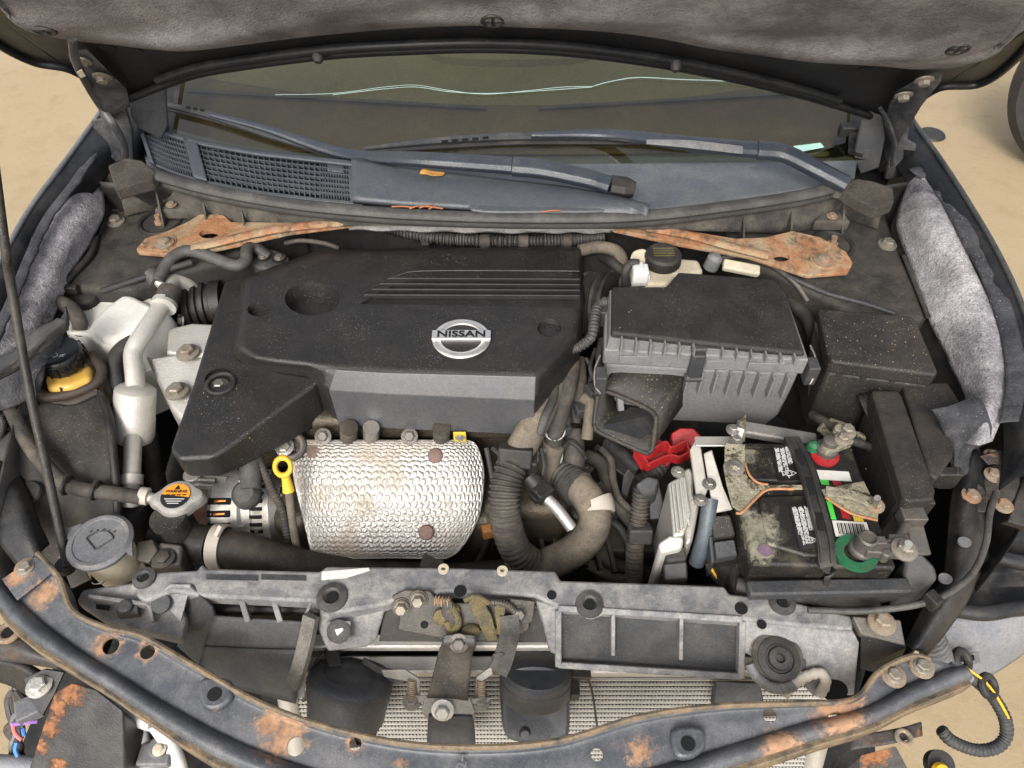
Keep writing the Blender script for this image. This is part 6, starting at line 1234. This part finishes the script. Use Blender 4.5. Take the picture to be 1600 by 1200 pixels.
# ================================================================== BELOW THE CROSSMEMBER
cr = thing('crash_box', 'black box section crash rail with rust along its edge under the crossmember', 'crash rail')
cb0 = [(84, 1082, .66), (112, 1066, .67), (150, 1075, .67), (192, 1110, .66), (196, 1215, .58), (40, 1215, .58)]
build('box_section', prism(cb0, .12), mat('crash_rail_paint', (.012, .0125, .014), .35, dust=.25, speck=.15, rspots=[((105, 1078, .665), .030), ((92, 1105, .645), .020), ((80, 1135, .625), .018), ((66, 1165, .605), .015), ((92, 1192, .595), .012)]), cr, bevel=.003)
build('box_flange', plate([(36, 1060, .67), (70, 1045, .675), (100, 1050, .675), (84, 1085, .66), (66, 1118, .64), (48, 1095, .65)], .004), M['paintd'], cr, bevel=.001)
build('flange_bolt', hexbolt((62, 1072, .667), .011, .01), M['alu'], cr)
rs = thing('bumper_stay', 'bare steel bumper stay with a rusty bolt eye under the crossmember end', 'bracket')
build('headlight_bucket', surf([[(-30, 1018, .66), (30, 1030, .66), (70, 1050, .655)], [(-30, 1050, .62), (20, 1062, .62), (60, 1085, .61)]], 12, 8), M['blk'], rs, solid=.01)
build('bumper_lip', tube([(-40, 1190, .52), (60, 1196, .52), (130, 1206, .52)], .012), M['bump'], rs)
build('stay_arm', surf([[(-15, 975, .72), (40, 985, .725), (100, 1030, .715)], [(-15, 1005, .725), (35, 1015, .73), (95, 1040, .715)], [(-15, 1030, .71), (30, 1036, .715), (92, 1046, .705)]], 20, 10), M['brk'], rs, solid=.003)
build('stay_eye', torus(P(14, 988, .737), .012, .004), M['boltr'], rs)
build('stay_hole', lathe(P(14, 988, .737), [(.008, 0), (.008, .001)], seg=16), M['void'], rs)
tb = thing('transmission_cooler_pipe', 'white coated cooler pipes with a clamp beside the crash rail', 'pipe')
M['wpipe'] = mat('white_coated_pipe', (.72, .71, .69), .4, .1, dust=.2, speck=.2, up=False)
build('pipe', tube([(186, 1090, .60), (160, 1084, .60), (152, 1096, .60), (160, 1110, .60), (196, 1116, .60), (240, 1128, .60)], .013), M['wpipe'], tb)
build('pipe', tube([(214, 1116, .59), (218, 1150, .57), (226, 1180, .55), (236, 1215, .53)], .012), M['wpipe'], tb)
build('pipe', tube([(242, 1128, .60), (258, 1150, .58), (276, 1190, .55), (284, 1225, .52)], .012), M['wpipe'], tb)
build('pipe_clamp', joinsh([obox(P(244, 1180, .565), (.045, .03, .016)), cyl(P(250, 1170, .57), .014, .012)]), M['cap'], tb, bevel=.003)
build('clamp_screw', hexbolt((249, 1171, .583), .006, .005), M['cream'], tb)
build('rubber_pad', prism([(190, 1120, .56), (212, 1118, .56), (226, 1215, .50), (190, 1215, .50)], .03), M['blk'], label='black rubber pad beside the white cooler pipes', cat_='pad', bevel=.003)
wb_ = thing('headlight_wiring', 'tangle of grey, violet and blue headlight wires beside the crash rail', 'wiring')
random.seed(5)
for k, mm in enumerate(['rubd', 'rubl', 'cap', 'rubd', 'rubl', 'rub', 'cap']):
    pts = [(18+random.uniform(-8, 14)+k*2, 1075+22*j+random.uniform(-6, 6), .60-.02*j) for j in range(7)]
    build('wire', tube(pts, .005, seg=8), M[mm], wb_)
for col, pts in (((.28, .13, .42), [(20, 1132, .61), (40, 1129, .615), (58, 1127, .61)]), ((.60, .16, .14), [(20, 1130, .61), (24, 1146, .605), (34, 1156, .60)]), ((.04, .16, .50), [(36, 1138, .61), (38, 1150, .605)]), ((.05, .22, .55), [(26, 1160, .60), (24, 1172, .595), (28, 1182, .59)])):
    build('coloured_wire', tube(pts, .0028, seg=8), mat('wire_insulation', col, .4, dust=.2, speck=0), wb_)
build('wire_connector', obox(P(46, 1108, .62), (.03, .03, .02), (0, 0, .5)), M['cap'], wb_, bevel=.002)
bs2 = thing('bumper_stay', 'grey steel stay with a bolt eye and rust below the crossmember near the yellow bulb', 'bracket')
build('stay_arm', surf([[(1330, 1150, .72), (1400, 1138, .72), (1440, 1128, .72)], [(1330, 1172, .715), (1400, 1160, .72), (1442, 1150, .715)]], 14, 6), M['brk'], bs2, solid=.004)
build('stay_eye', torus(P(1412, 1152, .724), .008, .003), M['boltr'], bs2)
build('stay_box', prism([(1345, 1180, .64), (1400, 1165, .65), (1430, 1220, .60), (1340, 1220, .60)], .05), mat('rusty_stay_box', (.05, .05, .052), .5, dust=.4, rspots=[((1365, 1180, .64), .03)]), bs2, bevel=.002)
yb = thing('yellow_bulb_holder', 'yellow bulb holder in a black socket below the crossmember', 'bulb')
build('bulb', lathe(P(1466, 1206, .60), [(.004, -.004), (.010, 0), (.012, .007), (.009, .013), (0, .015)], (0, -.3, 1), 22), M['yellow'], yb)
build('socket', cyl(P(1463, 1194, .585), .018, .014, (0, -.3, 1)), M['blk'], yb)
lc = thing('headlight_conduit', 'dark ribbed conduit looping down over the sandy ground with a yellow wire', 'conduit')
build('conduit', tube([(1500, 1046, .62), (1528, 1066, .61), (1552, 1090, .59), (1570, 1122, .57), (1572, 1150, .55), (1556, 1168, .54), (1525, 1172, .54), (1488, 1158, .55), (1470, 1140, .56)], .0085, rib=.006, amp=.15), M['greyd'], lc)
build('yellow_wire', tube([(1508, 1042, .63), (1540, 1066, .62), (1562, 1096, .60), (1578, 1130, .57), (1574, 1156, .55)], .0018, seg=6), M['yellow'], lc)
for x, y, z in ((1503, 1032, .63), (1544, 1072, .612)): build('conduit_clip', torus(P(x, y, z), .013, .006, (.4, -.3, .8)), M['blk'], lc)
hz('corrugated_sleeve', [(1450, 990, .73), (1462, 1020, .70), (1470, 1050, .66)], .018, 'cap', 'grey corrugated sleeve behind the bolted crossmember end', rib=.008, amp=.2, cat_='sleeve')
# ================================================================== LOOSE BITS AND NEIGHBOUR
build('dry_leaf', surf([[(656, 268, 1.003), (668, 264, 1.006), (695, 270, 1.004)], [(655, 272, 1.001), (672, 273, 1.008), (692, 275, 1.003)]], 10, 5, wav(.0015, 7, 5)), M['wood'], label='dry orange leaf caught under the wiper arm', cat_='leaf', solid=.0006)
nd = build('dry_needles', joinsh([tube([(a, b_, .999), ((a+c)/2, (b_+d)/2-1, 1.002), (c, d, .999)], .0012, seg=5) for a, b_, c, d in ((612, 323, 645, 324), (652, 322, 692, 326), (655, 325, 676, 320), (670, 327, 682, 322), (848, 331, 876, 329), (640, 326, 660, 321))]), M['twig'], label='scattered brown pine needles lying on the cowl seal', cat_='pine needles', kind='stuff')
ty = thing('neighbour_wheel', 'black tyre and grey rim of a neighbouring car on the sandy ground', 'wheel')
tc0 = P(1668, 268, 0)+Vector((0, 0, .335)); ta = Vector((-.62, -.78, 0)).normalized()
build('tyre', lathe(tc0, [(.20, -.10), (.29, -.11), (.325, -.085), (.335, -.04), (.335, .04), (.325, .085), (.29, .11), (.215, .10), (.205, .08)], ta, 64), M['rub'], ty)
build('rim', lathe(tc0, [(.0, .06), (.06, .075), (.19, .06), (.205, .09), (.21, .08)], ta, 48), M['alu'], ty)
for k in range(5):
    t = 2*math.pi*k/5; u, v, a = basis(ta); d = u*math.cos(t)+v*math.sin(t)
    build('spoke', beam(tc0+ta*.075+d*.03, tc0+ta*.085+d*.2, .045, .02, ta), M['alu'], ty, bevel=.004)
build('drain_cap', lathe(P(1456, 210, .004), [(.055, 0), (.05, .006)], seg=24), M['blk'], label='small dark round cap lying on the sandy ground beside the car', cat_='cap')
# ================================================================== SMALL CABLES, CLIPS AND FITTINGS
build('tower_flange_edge', tube([(1228, 430, .904), (1262, 446, .904), (1300, 461, .904), (1350, 474, .904), (1398, 490, .904)], .0038), M['greyd'], body)
build('tower_seam', tube([(128, 395, .905), (150, 350, .905), (186, 306, .905)], .0035), M['tower'], body)
build('tower_seam', tube([(1412, 400, .905), (1436, 460, .905), (1450, 495, .905)], .0035), M['tower'], body)
lo = thing('engine_wiring_loom', 'bundle of thin black engine wires beside the intake bellows and under the cover corner', 'wiring')
for pts, r in (([(915, 560, .84), (925, 580, .83), (918, 610, .82), (905, 640, .80)], .004), ([(930, 545, .86), (922, 575, .85), (930, 600, .83), (925, 625, .82)], .003),
               ([(880, 700, .79), (890, 690, .79), (905, 700, .78), (915, 715, .76)], .004), ([(845, 700, .81), (850, 730, .79), (840, 760, .77)], .0035),
               ([(770, 700, .80), (782, 712, .80), (792, 735, .79)], .004), ([(760, 700, .79), (768, 740, .77), (775, 790, .74), (770, 826, .71)], .004), ([(940, 530, .87), (935, 560, .86), (942, 590, .85)], .005)):
    build('wire', tube(pts, r, seg=8), M['rub'], lo)
for x, y, z in ((905, 640, .805), (880, 668, .805), (925, 612, .83)): build('wire_plug', obox(P(x, y, z), (.018, .022, .018), (0, .2, .4)), M['greyd'], lo, bevel=.002)
tc_ = thing('strut_cable_run', 'black cables running along the fender side of the strut tower by the white tank', 'cable')
for pts in ([(160, 455, .895), (205, 440, .905), (250, 425, .91), (300, 410, .912)], [(96, 452, .90), (112, 430, .907), (140, 400, .907), (150, 372, .907)]): build('cable', tube(pts, .0055), M['rub'], tc_)
build('cable_clip', obox(P(112, 452, .90), (.02, .012, .014)), M['blk'], tc_, bevel=.002)
bs3 = thing('washer_tank_bracket', 'greasy brackets and stubs behind the washer filler neck', 'bracket')
build('bracket_plate', plate([(95, 880, .73), (128, 872, .74), (140, 905, .73), (110, 920, .72)], .006), M['steeld'], bs3, bevel=.002)
build('bracket_plate', prism([(196, 880, .74), (222, 870, .745), (232, 892, .74), (205, 902, .735)], .04), M['steeld'], bs3, bevel=.003)
build('lower_stub', lathe(P(205, 960, .70), [(.03, 0), (.03, .03), (.02, .035)], seg=20), M['rubd'], bs3)
br2 = thing('battery_rear_rail', 'grey steel rail behind the battery with brown corroded cable lugs', 'rail')
build('rail', beam(P(1150, 668, .83), P(1275, 690, .83), .022, .014), M['foot'], br2, bevel=.003)
build('cable_lug', joinsh([beam(P(1282, 664, .85), P(1306, 684, .84), .016, .012), beam(P(1296, 660, .86), P(1320, 668, .85), .012, .01), cyl(P(1338, 690, .84), .010, .012)]), M['clampm'], br2, bevel=.002)
build('cable', tube([(1270, 648, .83), (1290, 660, .85), (1306, 668, .86)], .007), M['rubd'], br2)
build('cable', tube([(1322, 686, .865), (1340, 692, .86), (1360, 700, .84), (1372, 722, .81)], .006), M['rub'], br2)
build('upright_bracket', plate([PY(1150, 690, .66), PY(1156, 660, .66), PY(1166, 650, .66), PY(1164, 690, .66)], .003, (0, -1, 0)), M['clampm'], br2)
hz('firewall_hose', [(1235, 470, .86), (1262, 500, .86), (1272, 540, .85), (1268, 590, .82), (1280, 640, .78)], .011, 'rub', 'black hose dropping between the air filter box and the fuse box')
hz('brake_pipe', [(1120, 404, .90), (1160, 400, .905), (1200, 412, .905), (1240, 440, .90), (1262, 470, .88)], .005, 'steeld', 'thin steel brake pipe behind the air filter box lid', cat_='pipe')
hz('vacuum_hose', [(940, 402, .88), (958, 412, .89), (975, 430, .885), (960, 450, .87)], .009, 'rub', 'black vacuum hose tucked under the brown heater pipe')
cl = thing('transmission_cable_bracket', 'dusty cable bracket and clips above the transmission casing', 'bracket')
build('bracket', plate([(905, 762, .71), (940, 752, .715), (960, 775, .70), (950, 800, .69), (925, 792, .695)], .004), M['rubd'], cl, bevel=.001)
build('cable', tube([(940, 700, .73), (955, 720, .725), (958, 750, .715), (968, 780, .70), (990, 800, .69)], .006), M['rubd'], cl)
build('cable', tube([(925, 820, .67), (955, 815, .68), (975, 835, .67), (985, 865, .65)], .007), M['rub'], cl)
for x, y in ((918, 770), (946, 788)): build('bracket_bolt', hexbolt((x, y, .712), .007, .007), M['steeld'], cl)
for i, (x, y, z) in enumerate(((150, 766, .815), (105, 758, .824))):
    build('hose_clip', joinsh([torus(P(x, y, z), .0125, .0025, (1, -.2, -.2)), obox(P(x, y-9, z+.008), (.008, .012, .006))]), M['blk'], rh)
build('shield_button', lathe(P(45, 770, .803), [(.018, 0), (.016, .003), (0, .004)], (0, -.3, .95), 20), M['blk'], ms_)
# extra fittings on the support panel end and the latch
build('clip_boss', joinsh([prism([(176, 938, .785), (212, 934, .788), (216, 958, .78), (182, 962, .776)], .012), lathe(P(196, 948, .786), [(.010, 0), (.009, .004), (.004, .005)], seg=16)]), M['greyd'], cs, bevel=.002)
build('end_rib', beam(P(140, 934, .782), P(262, 950, .782), .005, .012), M['sup'], cs, bevel=.001)
build('end_rib', beam(P(228, 914, .789), P(240, 972, .772), .005, .012), M['sup'], cs, bevel=.001)
build('end_slot', prism([(150, 944, .7762), (172, 946, .7762), (170, 954, .7762), (150, 951, .7762)], .001), M['void'], cs)
for x, y, r in ((706, 952, .009), (746, 952, .007), (770, 985, .008), (736, 984, .010), (800, 950, .006)):
    build('grease_lump', lathe(LP(x, y, .003), [(r, 0), (r*.9, r*.5), (r*.4, r*.9), (0, r)], LN, 9, sx=1.3, sy=.8), M['grease'], la)
build('latch_return_spring', tube([LP(760, 940, .010), LP(792, 945, .012), LP(815, 968, .010)], .004, rib=.003, amp=.4), M['steeld'], la)
build('latch_side_plate', plate([LP(796, 936, .006), LP(836, 940, .006), LP(832, 972, .004), LP(806, 980, .004)], .004, LN), M['latchp'], la, bevel=.001)
build('latch_tongue', plate([LP(690, 942, .010), LP(706, 940, .012), LP(712, 972, .010), LP(700, 996, .006), LP(690, 980, .006)], .004, LN), M['latchp'], la, bevel=.001)
# dirt crumbs lying on the ledges
random.seed(11)
crumbs = []
for k in range(300):
    zone = random.choice(((1150, 1390, 700, 880, .8605), (950, 1240, 450, 530, .9575), (1290, 1450, 495, 570, .9255), (300, 400, 600, 690, .8885), (160, 470, 310, 345, .9025)))
    x = random.uniform(zone[0], zone[1]); y = random.uniform(zone[2], zone[3]); c = P(x, y, zone[4]); r = random.uniform(.0005, .0014)
    if zone[0] == 950 and x > 1000 or zone[0] == 300 and k % 4: continue
    crumbs.append(([c+Vector((r, 0, 0)), c+Vector((-r*.5, r*.8, 0)), c+Vector((-r*.5, -r*.8, 0)), c+Vector((0, 0, r*1.2))], [(0, 1, 2), (0, 1, 3), (1, 2, 3), (2, 0, 3)]))
build('dirt_crumbs', joinsh(crumbs), mat('dry_dirt', (.26, .20, .12), .95, speck=0, dust=0, bump=0, var=.5, vsc=200), label='scattered grains of dry dirt on the battery and ledges', cat_='dirt', kind='stuff', smooth=0)
finish()
